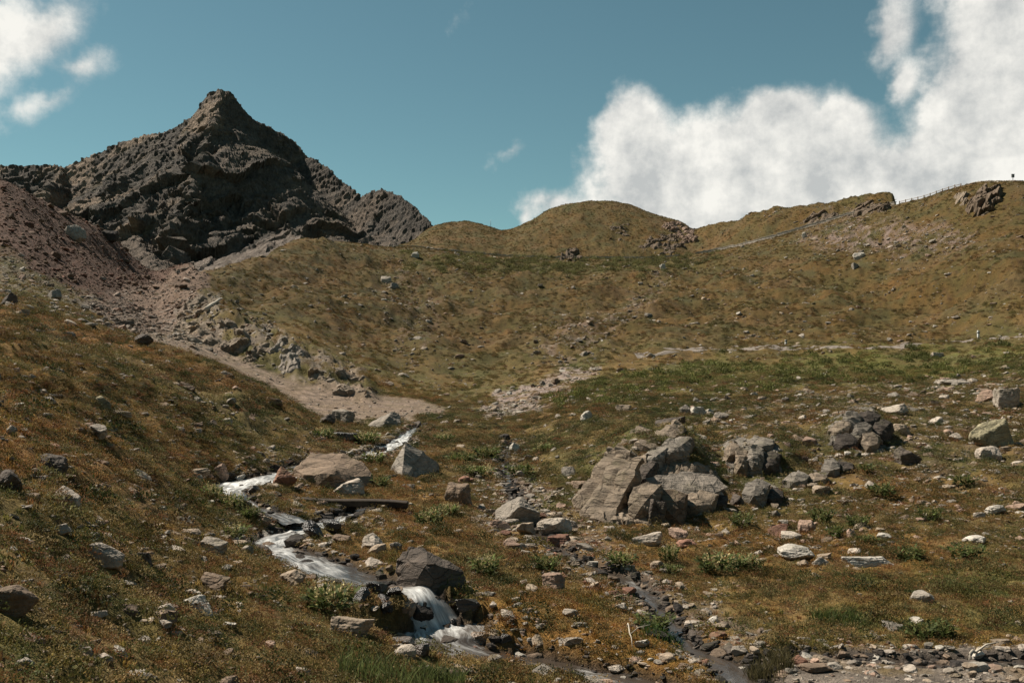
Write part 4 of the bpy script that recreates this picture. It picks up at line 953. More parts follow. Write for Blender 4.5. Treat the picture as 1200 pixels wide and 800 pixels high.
def where_of(px, py, d, i):
    if zn('redscree', [px], [d])[0] > .4: return 'on the red scree slope at upper left', 'stones of the red scree'
    if zn('wet', [px], [d])[0] > .3: return 'at the water of the brook', 'stones in the brook'
    if zn('pebble', [px], [d])[0] > .4: return 'on the pebble bank at the bottom right', 'stones of the pebble bank'
    if zn('streambed', [px], [d])[0] > .3: return 'in the dry stony bed in the middle', 'stones of the dry bed'
    if d > 75: return ('on the far right hillside' if px > 820 else 'on the far middle hillside' if px > 300 else 'in the rubble below the red scree'), 'stones on the hillsides'
    if px < 330: return ('low on the left grass slope' if d < 20 else 'high on the left grass slope'), 'stones on the left grass slope'
    if px > 820: return ('in the lower right meadow' if py > 650 else 'in the rubble field at right'), 'stones of the right side'
    return ('in the turf around the waterfall' if py > 640 else 'in the turf of the valley middle'), 'stones of the valley middle'
TN = {'pale': 'pale grey', 'white': 'whitish', 'grey': 'grey', 'brown': 'brown', 'red': 'reddish', 'pink': 'pinkish', 'dark': 'dark', 'black': 'black', 'tan': 'tan'}
def tilt(px, d, amt):
    return gnormal(px, d)
for i in ind:
    o = bpy.data.objects.new('stone', VAR_HI[var[i]]); COL.objects.link(o)
    s = S[i, 2]; o.scale = (s * RNG.uniform(.85, 1.15), s * RNG.uniform(.8, 1.1), s * RNG.uniform(.8, 1.2))
    n = gnormal(S[i, 0], S[i, 1]); qt = Vector((0, 0, 1)).rotation_difference(n) @ Euler((RNG.normal() * .12, RNG.normal() * .12, RNG.uniform(0, 6.28))).to_quaternion()
    o.rotation_mode = 'QUATERNION'; o.rotation_quaternion = qt
    o.location = Vector((X_[i], Y_[i], Zs[i])) - n * s * .2
    c = tint[i]; o.color = (c[0], c[1], c[2], 1)
    wh, gr = where_of(spx[i], spy[i], S[i, 1], i)
    big = 'larger ' if pysz[i] > 20 else ''
    lab = f"{big}{TN[tn[tone[i]]]} {SHAPE[var[i] % 6]} stone {wh}"
    tag(o, lab, 'stone', lab)

# ------------------------------------------------------------------ scatter helper (uncountable cover)
def scatter(name, P, rot, scl, ix, tint, protos):
    n = len(P)
    me = bpy.data.meshes.new(name); me.vertices.add(n); me.vertices.foreach_set('co', np.ascontiguousarray(P, np.float32).ravel())
    for nm, ty, arr, fld in (('rot', 'FLOAT_VECTOR', rot, 'vector'), ('scl', 'FLOAT_VECTOR', scl, 'vector'), ('ix', 'INT', ix, 'value'), ('tint', 'FLOAT_COLOR', np.concatenate([tint, np.ones((n, 1))], 1), 'color')):
        a = me.attributes.new(nm, ty, 'POINT'); a.data.foreach_set(fld, np.ascontiguousarray(arr, np.int32 if ty == 'INT' else np.float32).ravel())
    o = link(name, me)
    col = bpy.data.collections.new(name + '_kit')
    for i, p in enumerate(protos):
        po = bpy.data.objects.new('%s_%02d' % (name, i), p); col.objects.link(po)
    g = bpy.data.node_groups.new(name + '_nodes', 'GeometryNodeTree')
    g.interface.new_socket('Geometry', in_out='INPUT', socket_type='NodeSocketGeometry'); g.interface.new_socket('Geometry', in_out='OUTPUT', socket_type='NodeSocketGeometry')
    gi = g.nodes.new('NodeGroupInput'); go = g.nodes.new('NodeGroupOutput'); ip = g.nodes.new('GeometryNodeInstanceOnPoints'); ci = g.nodes.new('GeometryNodeCollectionInfo')
    ci.inputs['Collection'].default_value = col; ci.inputs['Separate Children'].default_value = True; ci.inputs['Reset Children'].default_value = True
    ip.inputs['Pick Instance'].default_value = True
    def na(nm, ty):
        k = g.nodes.new('GeometryNodeInputNamedAttribute'); k.data_type = ty; k.inputs[0].default_value = nm; return k.outputs[0]
    e2r = g.nodes.new('FunctionNodeEulerToRotation')
    g.links.new(gi.outputs[0], ip.inputs['Points']); g.links.new(ci.outputs[0], ip.inputs['Instance'])
    g.links.new(na('ix', 'INT'), ip.inputs['Instance Index']); g.links.new(na('scl', 'FLOAT_VECTOR'), ip.inputs['Scale'])
    g.links.new(na('rot', 'FLOAT_VECTOR'), e2r.inputs[0]); g.links.new(e2r.outputs[0], ip.inputs['Rotation'])
    g.links.new(ip.outputs[0], go.inputs[0])
    md = o.modifiers.new('scatter', 'NODES'); md.node_group = g
    return o
rest = ~mask_ind
VAR_LO = [stone_variant(i, 3) for i in range(12)]
nr_ = rest.sum()
ss = S[rest, 2]
scatter_o = scatter('loose_stones', np.stack([X_[rest], Y_[rest], Zs[rest] - ss * .14], 1),
    np.stack([RNG.normal(size=nr_) * .22, RNG.normal(size=nr_) * .22, RNG.uniform(0, 6.28, nr_)], 1),
    np.stack([ss * RNG.uniform(.8, 1.2, nr_), ss * RNG.uniform(.7, 1.1, nr_), ss * RNG.uniform(.7, 1.3, nr_)], 1), var[rest], tint[rest], VAR_LO)
tag(scatter_o, kind='stuff')

# ------------------------------------------------------------------ low plants
def quads_mesh(name, Q, mat, col=None):
    Q = np.asarray(Q); n = len(Q); V = Q.reshape(-1, 3); Fq = np.arange(n * 4).reshape(n, 4)
    return mesh_np(name, V, Fq, False, [mat], col)
def leaf_quad(c, dirv, up, l, w):
    side = np.cross(dirv, up); side /= np.linalg.norm(side) + 1e-9
    return [c, c + dirv * l * .5 + side * w * .5, c + dirv * l, c + dirv * l * .5 - side * w * .5]
def heath(seed, n, leaf, hgt):
    rs = np.random.default_rng(seed); Q = []
    for i in range(n):
        a = rs.uniform(0, 6.283); r = rs.uniform(0, 1) ** .6 * .5
        z = hgt * (1 - (r / .52) ** 2) * rs.uniform(.35, 1.05) * (.75 + .5 * math.sin(a * 3 + seed))
        d = rs.normal(size=3); d[2] = abs(d[2]) * .8 + .15; d /= np.linalg.norm(d)
        Q.append(leaf_quad(np.array([r * math.cos(a), r * math.sin(a), max(z, -.03)]), d, rs.normal(size=3), leaf * rs.uniform(.6, 1.4), leaf * .55 * rs.uniform(.6, 1.3)))
    return quads_mesh('heath', Q, M['leaf_i'])
def tuft(seed, n, h, spread):
    rs = np.random.default_rng(seed); Q = []
    for i in range(n):
        a = rs.uniform(0, 6.283); r = spread * rs.uniform(0, 1) ** .7; b = np.array([r * math.cos(a), r * math.sin(a), -.02])
        lean = np.array([math.cos(a), math.sin(a), 0]) * rs.uniform(.1, .8) + rs.normal(size=3) * .15; hh = h * rs.uniform(.5, 1.15)
        up = np.array([0, 0, 1.0]); sd = np.cross(lean, up); sd /= np.linalg.norm(sd) + 1e-9; w = .008 * rs.uniform(.7, 1.3) * h / .15
        m1 = b + up * hh * .55 + lean * hh * .25; e = b + up * hh * .9 + lean * hh * .8
        Q.append([b - sd * w, b + sd * w, m1 + sd * w * .8, m1 - sd * w * .8]); Q.append([m1 - sd * w * .8, m1 + sd * w * .8, e + sd * w * .15, e - sd * w * .15])
    return quads_mesh('grass', Q, M['leaf_i'])
PLANTS = [heath(900 + i, 200, .055, .22) for i in range(3)] + [tuft(910 + i, 26, .2, .12) for i in range(3)]     # unit-ish sizes
FARP = [heath(930 + i, 150, .11, .28) for i in range(4)]
GC = GRASSC
def gcol(px, d): return np.stack([grid_at(GC[..., k], px, d) for k in range(3)], 1)
def cover(name, n, d0, d1, prob, smin, smax, protos, pick, flat=(.7, 1.2), tintf=None):
    n = int(n * 1.27); px, d = samp(n, d0, d1)
    k = RNG.uniform(0, 1, n) < prob(px, d); px, d = px[k], d[k]
    x, y = xy(px, d); z = grid_at(Z, px, d); n = len(px)
    kp = np.ones(n, bool)
    for hx, hy, hr in HX: kp &= ((x - hx) ** 2 + (y - hy) ** 2) > (hr * .75) ** 2
    px, d, x, y, z = px[kp], d[kp], x[kp], y[kp], z[kp]; n = len(px)
    s = RNG.uniform(smin, smax, n); ixs = pick(n, px, d)
    lo_ = np.where(d > 75, 1.0, .58)[:, None]; c = gcol(px, d) * (lo_ + RNG.uniform(0, .8, (n, 1)) ** 1.0) * RNG.uniform(.88, 1.12, (n, 3))
    pr = RNG.uniform(0, 1, n) + .35 * fbm(x / (.5 + d * .02), y / (.5 + d * .02), 2, 555); st_ = np.where(d > 75, .45, .85)[:, None]
    for lo_b, hi_b, pc in ((-9, .14, (.045, .055, .02)), (.14, .30, (.07, .085, .026)), (.74, .86, (.20, .085, .04)), (.86, 9, (.30, .22, .10))):  # turf hues; the darkest green doubles as shade among hummocks
        w_ = ((pr >= lo_b) & (pr < hi_b))[:, None] * st_; c = c * (1 - w_) + np.array(pc) * RNG.uniform(.7, 1.25, (n, 1)) * w_
    if tintf is not None: c = tintf(c, px, d)
    o = scatter(name, np.stack([x, y, z - .01], 1), np.stack([RNG.normal(size=n) * .15, RNG.normal(size=n) * .15, RNG.uniform(0, 6.28, n)], 1), np.stack([s, s, s * RNG.uniform(*flat, n)], 1), ixs, c, protos)
    tag(o, kind='stuff'); return o
veg = lambda px, d: 1 - grid_at(barren, px, d)
def patch(px, d, sc, seed, a=-.25, b=.2): return sst(a, b, fbm((px - 600) / F * d / sc, d / sc, 3, seed))
cover('low_heath', 52000, 6, 31, lambda px, d: veg(px, d) * (.3 + .7 * patch(px, d, 1.6, 501)), .16, .48, PLANTS[:3], lambda n, px, d: RNG.integers(0, 3, n))
cover('shade_dark_tussocks', 26000, 6, 62, lambda px, d: veg(px, d) * patch(px, d, 1.1, 512, -.05, .25), .3, .75, PLANTS[:3], lambda n, px, d: RNG.integers(0, 3, n), flat=(.9, 1.5), tintf=lambda c, px, d: c * np.array([.5, .62, .55]))  # dark shrubs, tinted darker to stand in for shade among the hummocks
cover('short_grass', 30000, 6, 31, lambda px, d: veg(px, d) * (.25 + .75 * patch(px, d, 1.1, 502)), .18, .5, PLANTS[3:], lambda n, px, d: RNG.integers(0, 3, n), tintf=lambda c, px, d: c * np.array([1.15, 1.15, 1.0]))
cover('heath_cover', 42000, 30, 80, lambda px, d: veg(px, d) * (.2 + .8 * patch(px, d, 3, 503)), .3, .9, PLANTS[:3], lambda n, px, d: RNG.integers(0, 3, n))
cover('hillside_heath', 190000, 72, 360, lambda px, d: veg(px, d) * (.2 + .8 * patch(px, d, 5, 504)), .24, .75, FARP, lambda n, px, d: RNG.integers(0, 4, n), flat=(.7, 1.4))
cover('green_scrub', 9000, 50, 120, lambda px, d: np.clip(zn('green', px, d), 0, 1) * (.05 + .8 * patch(px, d, 2.5, 505, -.1, .35)), .5, 1.3, FARP, lambda n, px, d: RNG.integers(0, 4, n), flat=(1.0, 1.9), tintf=lambda c, px, d: np.array([.12, .125, .038]) * RNG.uniform(.6, 1.5, (len(c), 1)))
cover('gully_scrub', 22000, 150, 262, lambda px, d: np.clip(zn('greenup', px, d), 0, 1) * (.1 + .9 * patch(px, d, 5, 506)), .8, 2.0, FARP, lambda n, px, d: RNG.integers(0, 4, n), flat=(1.0, 1.7), tintf=lambda c, px, d: np.array([.13, .12, .045]) * RNG.uniform(.6, 1.5, (len(c), 1)))

# ------------------------------------------------------------------ leafy plants that can be told apart
def dock_mesh(seed, pale):
    rs = np.random.default_rng(seed); Q = []; Cc = []; Sq = []; Sc = []
    for k in range(34):
        a = rs.uniform(0, 6.283); r = .42 * rs.uniform(0, 1) ** .6; st = np.array([r * math.cos(a) * .6, r * math.sin(a) * .6, 0.0]); out = np.array([math.cos(a), math.sin(a), 0])
        for j in range(6):
            hh = rs.uniform(.02, .42); c = st + out * hh * .5 * r / .42 + np.array([0, 0, hh])
            d = out * rs.uniform(.3, 1) + rs.normal(size=3) * .45 + np.array([0, 0, rs.uniform(.1, .8)]); d /= np.linalg.norm(d)
            Q.append(leaf_quad(c, d, np.array([0, 0, 1.0]) + rs.normal(size=3) * .3, rs.uniform(.1, .24), rs.uniform(.05, .1)))
            g = np.array([.08, .098, .03]) * rs.uniform(.55, 1.5); Cc += [g] * 4
    for k in range(26):
        a = rs.uniform(0, 6.283); r = .34 * rs.uniform(0, 1) ** .6; c = np.array([r * math.cos(a), r * math.sin(a), .22]); hh = rs.uniform(.18, .38)
        for j in range(9):
            p = c + np.array([0, 0, hh * j / 8.0]) + rs.normal(size=3) * .014; d = rs.normal(size=3) * .6 + np.array([0, 0, 1]); d /= np.linalg.norm(d)
            Sq.append(leaf_quad(p, d, rs.normal(size=3), .06, .032)); g = np.array([.42, .35, .17] if pale else [.18, .165, .06]) * rs.uniform(.7, 1.3); Sc += [g] * 4
    return quads_mesh('leaves', Q, M['leaf'], np.array(Cc)), quads_mesh('blossom', Sq, M['leaf'], np.array(Sc))
DK = [dock_mesh(1 + i, True) for i in range(3)] + [dock_mesh(10 + i, False) for i in range(3)]
PL = [
 (383,722,72,44,0,'big plant with pale flower spikes growing beside the small fall of the brook'), (270,600,36,28,0,'plant with pale flower spikes in front of the white pool'), (246,588,34,28,1,'plant with pale flower spikes left of the one before the white pool'), (290,612,34,22,3,'dark green plant below the pale flowered ones by the white pool'), (268,632,42,22,1,'pale topped plant on the left bank above the rapids'),
 (378,515,30,20,2,'yellowish plant on the slope end by the upper brook'), (428,522,36,20,0,'pale yellow plant above the upper brook'), (446,572,26,18,4,'small green plant between the huge tan and the pyramid boulder'), (424,568,24,20,2,'yellowish plant at the right end of the huge brown boulder'), (437,546,30,20,1,'pale plant between the brook threads and the pyramid boulder'),
 (502,618,40,28,0,'yellow green plant in the grass below the timber beam'), (525,604,38,18,1,'pale green plant right of the timber beam'), (540,545,44,20,3,'green plant right of the pyramid boulder, nearer the boulder'), (572,540,44,20,4,'green plant further right of the pyramid boulder'), (560,560,44,18,2,'yellow green plant below the two right of the pyramid boulder'), (520,520,26,14,2,'yellowish plant behind the pyramid boulder'),
 (567,678,44,34,1,'pale leaved plant right of the dark layered block'), (642,672,42,24,4,'low green plant in the stony bed'), (728,668,44,26,2,'yellow green plant left of the trickling rill'), (786,664,30,30,0,'straw coloured plant beside the stony rill'), (846,676,62,34,0,'wide straw coloured plant in the meadow below the big outcrop'), (880,672,40,26,1,'straw coloured plant at the right end of the wide one'), (786,675,34,16,4,'green plant at the foot of the straw coloured one by the rill'),
 (1038,588,36,22,3,'bright green plant in the rubble at right, under the crags'), (1010,618,36,20,4,'green plant in the rubble left of the upright pinkish stone'), (966,614,30,28,5,'dark green plant above the whitish domed boulder'), (984,632,30,22,3,'green plant between domed boulder and upright pinkish stone'), (1094,613,36,22,4,'green plant in the right rubble field'), (1134,572,32,16,5,'green plant below the lichen covered boulder'), (1072,661,42,26,3,'green plant at the right end of the long whitish slab'), (1138,656,48,26,5,'bright green plant left of the oval stone at the right edge'), (1015,558,28,16,4,'green plant under the craggy knob'), (870,622,30,22,5,'dark green plant left of the red boulder'),
 (1084,752,50,28,3,'dark green plant in the lower right meadow, left of two'), (1108,750,40,30,5,'dark green plant in the lower right meadow, right of two'), (770,742,50,26,5,'dark green cushion beside the stony rill'), (612,560,40,20,4,'green plant beside the thin upper rill'), (640,530,30,14,2,'yellowish plant left of the outcrop bank'), (1020,640,30,14,4,'small green plant above the long whitish slab'), (455,760,0,0,4,''),
]
for px, py, w, h, v, lab in PL:
    if not lab: continue
    p = hit(Z, px, py - 1); k = p.y / F
    e = empty('leafy_plant', p + Vector((0, w * k * .3, -.02)), random.uniform(0, 6.28)); e.scale = (w * k / .95, w * k / .95, h * k / .72)
    zc = float(grid_at(Z, [600 + F * e.location.x / e.location.y], [e.location.y])[0]); e.location.z = zc - .02
    tag(e, lab, 'plant', 'leafy plants of the valley')
    link('leaves', DK[v][0], e); link('blossom', DK[v][1], e)
# tall sedge clumps at the bottom
def sedge(px, py, w, h, lab, colr):
    p = hit(Z, px, py - 1); k = p.y / F; rs = np.random.default_rng(int(px)); Q = []; Cc = []
    W = w * k; H = h * k
    for i in range(420):
        b = np.array([rs.uniform(-.5, .5) * W, rs.normal() * .22 * W, -.03]); hh = H * rs.uniform(.5, 1.1); ln = np.array([rs.normal() * .35, rs.normal() * .3, 0]); up = np.array([0, 0, 1.0]); sd = np.array([1.0, rs.normal() * .6, 0]); wd = .0045
        zz = float(grid_at(Z, [600 + F * (p.x + b[0]) / (p.y + b[1])], [p.y + b[1]])[0]) - p.z; b[2] += zz
        m1 = b + up * hh * .55 + ln * hh * .3; e = b + up * hh * .95 + ln * hh
        Q.append([b - sd * wd, b + sd * wd, m1 + sd * wd * .8, m1 - sd * wd * .8]); Q.append([m1 - sd * wd * .8, m1 + sd * wd * .8, e + sd * wd * .1, e - sd * wd * .1])
        g = np.array(colr) * rs.uniform(.55, 1.5); Cc += [g] * 8
    tag(link('grass_clump', quads_mesh('grass_clump', Q, M['leaf'], np.array(Cc)), None, p), lab, 'grass clump', 'tall grass clumps')
sedge(450, 800, 110, 36, 'tall green grass at the bottom edge left of the outflow', (.10, .12, .04))
sedge(515, 800, 60, 24, 'shorter green grass clump at the bottom edge beside the outflow', (.09, .11, .035))
sedge(903, 790, 48, 30, 'brown green sedge clump on the pebble bank', (.10, .085, .04))
sedge(775, 748, 44, 18, 'dark green grass patch beside the stony rill', (.05, .085, .02))
sedge(985, 728, 60, 18, 'green grass patch in the lower right meadow', (.07, .09, .025))

# ------------------------------------------------------------------ built things
def box_q(c, s, rz=0.0):
    c = np.array(c); s = np.array(s) / 2; ca, sa = math.cos(rz), math.sin(rz)
    P = [(x * s[0], y * s[1], z * s[2]) for x in (-1, 1) for y in (-1, 1) for z in (-1, 1)]
    P = np.array([(x * ca - y * sa, x * sa + y * ca, z) for x, y, z in P]) + c
    I = [(0, 1, 3, 2), (4, 6, 7, 5), (0, 4, 5, 1), (2, 3, 7, 6), (0, 2, 6, 4), (1, 5, 7, 3)]
    return P, np.array(I)
def join_boxes(name, boxes, mat, bev=0):
    V = []; Fq = []; o = 0
    for b in boxes:
        P, I = box_q(*b); V.append(P); Fq.append(I + o); o += 8
    me = mesh_np(name, np.concatenate(V), np.concatenate(Fq), False, [mat])
    return me
def tube(name, pts, radii, mat, n=7):
    V = []; Fq = []
    P = [Vector(p) for p in pts]
    for i, p in enumerate(P):
        t = (P[min(i + 1, len(P) - 1)] - P[max(i - 1, 0)]).normalized(); a = t.orthogonal().normalized() if abs(t.z) > .9 else t.cross(Vector((0, 0, 1))).normalized(); b = t.cross(a)
        for k in range(n):
            an = 6.2832 * k / n; V.append(p + (a * math.cos(an) + b * math.sin(an)) * radii[i])
    for i in range(len(P) - 1):
        for k in range(n): Fq.append((i * n + k, i * n + (k + 1) % n, (i + 1) * n + (k + 1) % n, (i + 1) * n + k))
    V.append(P[0]); V.append(P[-1]); a, b = len(V) - 2, len(V) - 1
    for k in range(n):
        Fq.append((a, (k + 1) % n, k, k)); Fq.append((b, (len(P) - 1) * n + k, (len(P) - 1) * n + (k + 1) % n, (len(P) - 1) * n + (k + 1) % n))
    bm = bmesh.new(); vs = [bm.verts.new(v) for v in V]
    for f in Fq:
        u = list(dict.fromkeys(f)); bm.faces.new([vs[i] for i in u])
    me = bpy.data.meshes.new(name); bm.to_mesh(me); bm.free(); me.materials.append(mat)
    for p in me.polygons: p.use_smooth = True
    return me
# timber beam across the brook
a = hit(Z, 352, 588); b = hit(Z, 478, 596); a.y = b.y = (a.y + b.y) / 2; a.x = (352 - 600) / F * a.y; b.x = (478 - 600) / F * b.y
a.z = (HY - 586) / F * a.y; b.z = (HY - 592) / F * b.y
be = empty('timber_beam', (a + b) / 2); tag(be, 'dark weathered timber beam lying across the brook below the huge brown boulder', 'beam')
ln = (b - a).length; me = bpy.data.meshes.new('beam'); bm = bmesh.new(); bmesh.ops.create_cube(bm, size=1)
bmesh.ops.scale(bm, vec=(ln, .34, .16), verts=bm.verts); bmesh.ops.subdivide_edges(bm, edges=bm.edges, cuts=6, use_grid_fill=True); bmesh.ops.bevel(bm, geom=[e for e in bm.edges if e.calc_face_angle(0) > 1], offset=.02, segments=1, affect='EDGES')
for v in bm.verts: v.co.z += .025 * math.sin(v.co.x * 2.1) ; v.co.y += .03 * math.sin(v.co.x * 1.3 + 1)
bm.to_mesh(me); bm.free(); me.materials.append(M['timber'])
bo = link('plank', me, be); bo.rotation_euler = (0, -math.atan2(b.z - a.z, b.x - a.x), 0)
# upper road surface and lower track
def ribbon(name, P, w, mat, lift):
    P = np.array(P); tx = np.gradient(P[:, 0]); ty = np.gradient(P[:, 1]); l = np.hypot(tx, ty); tx /= l; ty /= l; K = 7
    v = np.linspace(-.5, .5, K); X = P[:, 0:1] + ty[:, None] * v * w; Y = P[:, 1:2] - tx[:, None] * v * w
    edge = 1 + .15 * noise2(X / 3, Y / 3, 71)
    X = P[:, 0:1] + ty[:, None] * v * w * edge; Y = P[:, 1:2] - tx[:, None] * v * w * edge
    Zr = grid_at(Z, 600 + F * X / Y, Y) + lift - .12 * (np.abs(v) > .49) - .16 * sst(.0, .35, noise2(X / 2.6, Y / 1.2, 72))
    n = len(P); id_ = np.arange(n * K).reshape(n, K); qq = np.stack([id_[:-1, :-1], id_[1:, :-1], id_[1:, 1:], id_[:-1, 1:]], -1).reshape(-1, 4)
    return tag(link(name, mesh_np(name, np.stack([X, Y, Zr], -1).reshape(-1, 3), qq, True, [mat])), kind='structure')
rp = []
for px in np.arange(410, 1330, 2.0):
    d = float(pch(ROADD, px)) + 3; rp.append(((px - 600) / F * d, d))
ribbon('road', rp, 4.6, M['trackgravel'], .05)
tp = []
TRK = [(745,416),(790,410),(860,407),(930,405.5),(1000,405.5),(1060,404),(1110,399),(1200,393),(1280,386)]
for px in np.arange(745, 1280, 2.0):
    v = hit(Z, px, float(pch(TRK, px)) + 1.5); tp.append((v.x, v.y))
tp = np.array(tp); ker = np.ones(25) / 25
tp[:, 1] = np.convolve(np.pad(tp[:, 1], 12, 'edge'), ker, 'valid')
ribbon('track', tp, 2.1, M['trackgravel'], .06)
# roadside wall: low pale stone parapet
def road_pt(px, off=0.0):
    d = float(pch(ROADD, px)) + off; return Vector(((px - 600) / F * d, d, float(grid_at(Z, [px], [d])[0])))
def wall_run(label, px0, px1, step, h, t):
    e = empty('roadside_wall', road_pt(px0)); tag(e, label, 'wall', 'parapets of the upper road')
    B = []; Cp = []
    q_ = np.arange(px0, px1, step)
    for a_, b_ in zip(q_[:-1], q_[1:]):
        A = road_pt(a_, -.2) - e.location; Bp = road_pt(b_, -.2) - e.location; m_ = (A + Bp) / 2; l_ = (Bp - A).length; rz = math.atan2(Bp.y - A.y, Bp.x - A.x)
        hh = h * random.uniform(.85, 1.1)
        B.append(((m_.x, m_.y, m_.z + hh / 2 - .3), (l_ * 1.0, t, hh + .6), rz)); Cp.append(((m_.x, m_.y, m_.z + hh + .05), (l_ * .94, t + .12, .12), rz))
    link('masonry', join_boxes('masonry', B, M['wallstone']), e); link('coping', join_boxes('coping', Cp, M['wallstone']), e)
wall_run('low pale stone parapet running up beside the road on the right hill', 815, 1052, 3.0, .8, .5)
wall_run('thin low stone edging of the road below the round hill', 455, 800, 3.0, .75, .4)
# guard rail on the right
e = empty('guard_rail', road_pt(1052)); tag(e, 'wooden guard rail climbing along the skyline road at right', 'guard rail')
px = 1054.0; prev = None; pmesh = join_boxes('post', [((0, 0, .25), (.15, .15, 1.5), 0)], M['railwood']); rails = []
while px < 1128:
    p = road_pt(px, .5) - e.location; o = link('post', pmesh, e); o.location = p
    if prev is not None:
        rails.append((prev.copy(), p.copy()))
    prev = p; px += 7.2
for r_ in (.85, .45):
    V = [tuple(rails[0][0] + Vector((0, 0, r_)))] + [tuple(b_ + Vector((0, 0, r_))) for _, b_ in rails]
    link('rail', tube('rail', V, [.055] * len(V), M['railwood'], 6), e)
# stony kerb line of the skyline road beyond the rail
wall_run('pale stone kerb where the road tops the right skyline', 1118, 1215, 3.0, .3, .4)
# sign mast on the skyline
p = road_pt(1187, 2); e = empty('signal_mast', p); tag(e, 'thin dark mast with a small box on the right skyline', 'mast')
link('pole', tube('pole', [(0, 0, -.4), (0, 0, 1.9)], [.05, .045], M['steel'], 8), e)
link('box', join_boxes('box', [((0, 0, 1.55), (.42, .25, .5), .2), ((0, 0, 1.85), (.5, .3, .06), .2)], M['steel']), e)
p = hit(Z, 575, 267.5); e = empty('marker_pole', p); tag(e, 'hair thin pole on the low hump left of the round hill', 'pole')
link('pole', tube('pole', [(0, 0, -.4), (0, 0, 2.6)], [.06, .05], M['steel'], 8), e)
# white marker posts on the track
for px, py, hpx, lab in ((921, 404, 6, 'white marker post on the far side of the track, left one'), (1146.5, 397, 10, 'taller white marker post beside the track near the right edge')):
    p = hit(Z, px, py); h = hpx * p.y / F; e = empty('marker_post', p); tag(e, lab, 'marker post', 'white marker posts of the track')
    link('post', join_boxes('post', [((0, 0, h / 2 - .1), (.2, .14, h + .2), .3)], M['white_post']), e)
    link('band', join_boxes('band', [((0, 0, h * .72), (.206, .146, .12), .3)], M['black_band']), e)
# driftwood
def stick(px0, py0, px1, py1, lab, mat, r=.035, lift=.06, fork=True):
    A = hit(Z, px0, py0); B = hit(Z, px1, py1); e = empty('dead_branch', A); tag(e, lab, 'branch', 'dead branches'); D = B - A
    pts_ = [D * t + Vector((0, 0, lift + .05 * math.sin(t * 9) + .12 * math.sin(t * 3.1))) for t in np.linspace(0, 1, 8)]
    link('stem', tube('stem', pts_, list(np.linspace(r, r * .4, 8)), mat), e)
    if fork:
        q0 = pts_[4]; link('twig', tube('twig', [q0, q0 + Vector((.12, -.05, .12)), q0 + Vector((.3, -.05, .16))], [r * .6, r * .45, r * .2], mat), e)
stick(735, 738, 741, 764, 'bleached forked branch in the grass near the bottom middle', M['bleached'], .014, .05)
stick(1136, 778, 1150, 770, 'bleached stump of wood on the shore of the shallow pool', M['bleached'], .03, .05)
stick(242, 367, 260, 354, 'pale straight log leaning on the rock bank above the gravel', M['bleached'], .22, .35, False)
# snow patch
P0 = mhit(375, 285)
rs = np.random.default_rng(5); V = [[0, 0, .8]]; n = 28
for k in range(n):
    an = 6.2832 * k / n; rr_ = 1 + .25 * math.sin(an * 3 + 1) + .1 * rs.normal()
    V.append([math.cos(an) * 5.5 * rr_, math.sin(an) * 5 * rr_, 0])
V = np.array(V, float)
cpx = 600 + F * (V[:, 0] + P0.x) / (V[:, 1] + P0.y)
for i in range(len(V)):
    c_ = int(np.argmin(abs(mpx - cpx[i]))); r_ = int(np.argmin(abs(mrow - (V[i, 1] + P0.y)))); V[i, 2] = mZ[c_, r_] - P0.z + (1.0 if i == 0 else .5)
Fq = np.array([[0, 1 + k, 1 + (k + 1) % n] for k in range(n)])
so = link('snow_patch', mesh_np('snow_patch', V, Fq, True, [M['snow']]), None, P0); tag(so, 'small leftover snow patch at the foot of the mountain behind the spur', 'snow')
md = so.modifiers.new('thick', 'SOLIDIFY'); md.thickness = 1.2; md.offset = -1

# ------------------------------------------------------------------ sky, clouds and sun
SUN_AZ = R(64); SUN_EL = R(50)          # azimuth counted from the view axis towards the left
S_dir = Vector((-math.sin(SUN_AZ) * math.cos(SUN_EL), math.cos(SUN_AZ) * math.cos(SUN_EL), math.sin(SUN_EL)))
W = bpy.data.worlds.new('World'); SC.world = W; W.use_nodes = True; t = W.node_tree; t.nodes.clear()
out = nn(t, 'ShaderNodeOutputWorld'); sky = nn(t, 'ShaderNodeTexSky', sky_type='NISHITA'); sky.sun_disc = False; sky.sun_elevation = SUN_EL; sky.sun_rotation = -SUN_AZ; sky.altitude = 2200; sky.air_density = 1.0; sky.dust_density = .6; sky.ozone_density = 1.0
tc = nn(t, 'ShaderNodeTexCoord').outputs['Generated']
tint_n = nn(t, 'ShaderNodeVectorMath', operation='MULTIPLY'); tint_n.inputs[1].default_value = (.70, .875, .635); t.links.new(sky.outputs[0], tint_n.inputs[0])
bg = nn(t, 'ShaderNodeBackground'); t.links.new(tint_n.outputs[0], bg.inputs[0]); bg.inputs[1].default_value = .071
sx = nn(t, 'ShaderNodeSeparateXYZ'); t.links.new(tc, sx.inputs[0])
az = mth(t, 'ARCTAN2', sx.outputs[0], sx.outputs[1]); el = mth(t, 'ARCSINE', sx.outputs[2])
ce = nn(t, 'ShaderNodeCombineXYZ'); t.links.new(az, ce.inputs[0]); t.links.new(el, ce.inputs[1])
wn = nn(t, 'ShaderNodeTexNoise'); wn.inputs['Scale'].default_value = 9; wn.inputs['Detail'].default_value = 5; wn.inputs['Roughness'].default_value = .55; t.links.new(ce.outputs[0], wn.inputs['Vector'])
wv = nn(t, 'ShaderNodeVectorMath', operation='MULTIPLY_ADD'); wv.inputs[1].default_value = (.05, .05, 0); t.links.new(wn.outputs['Color'], wv.inputs[0]); t.links.new(ce.outputs[0], wv.inputs[2])
w2 = nn(t, 'ShaderNodeVectorMath', operation='SUBTRACT'); t.links.new(wv.outputs[0], w2.inputs[0]); w2.inputs[1].default_value = (.025, .025, 0)
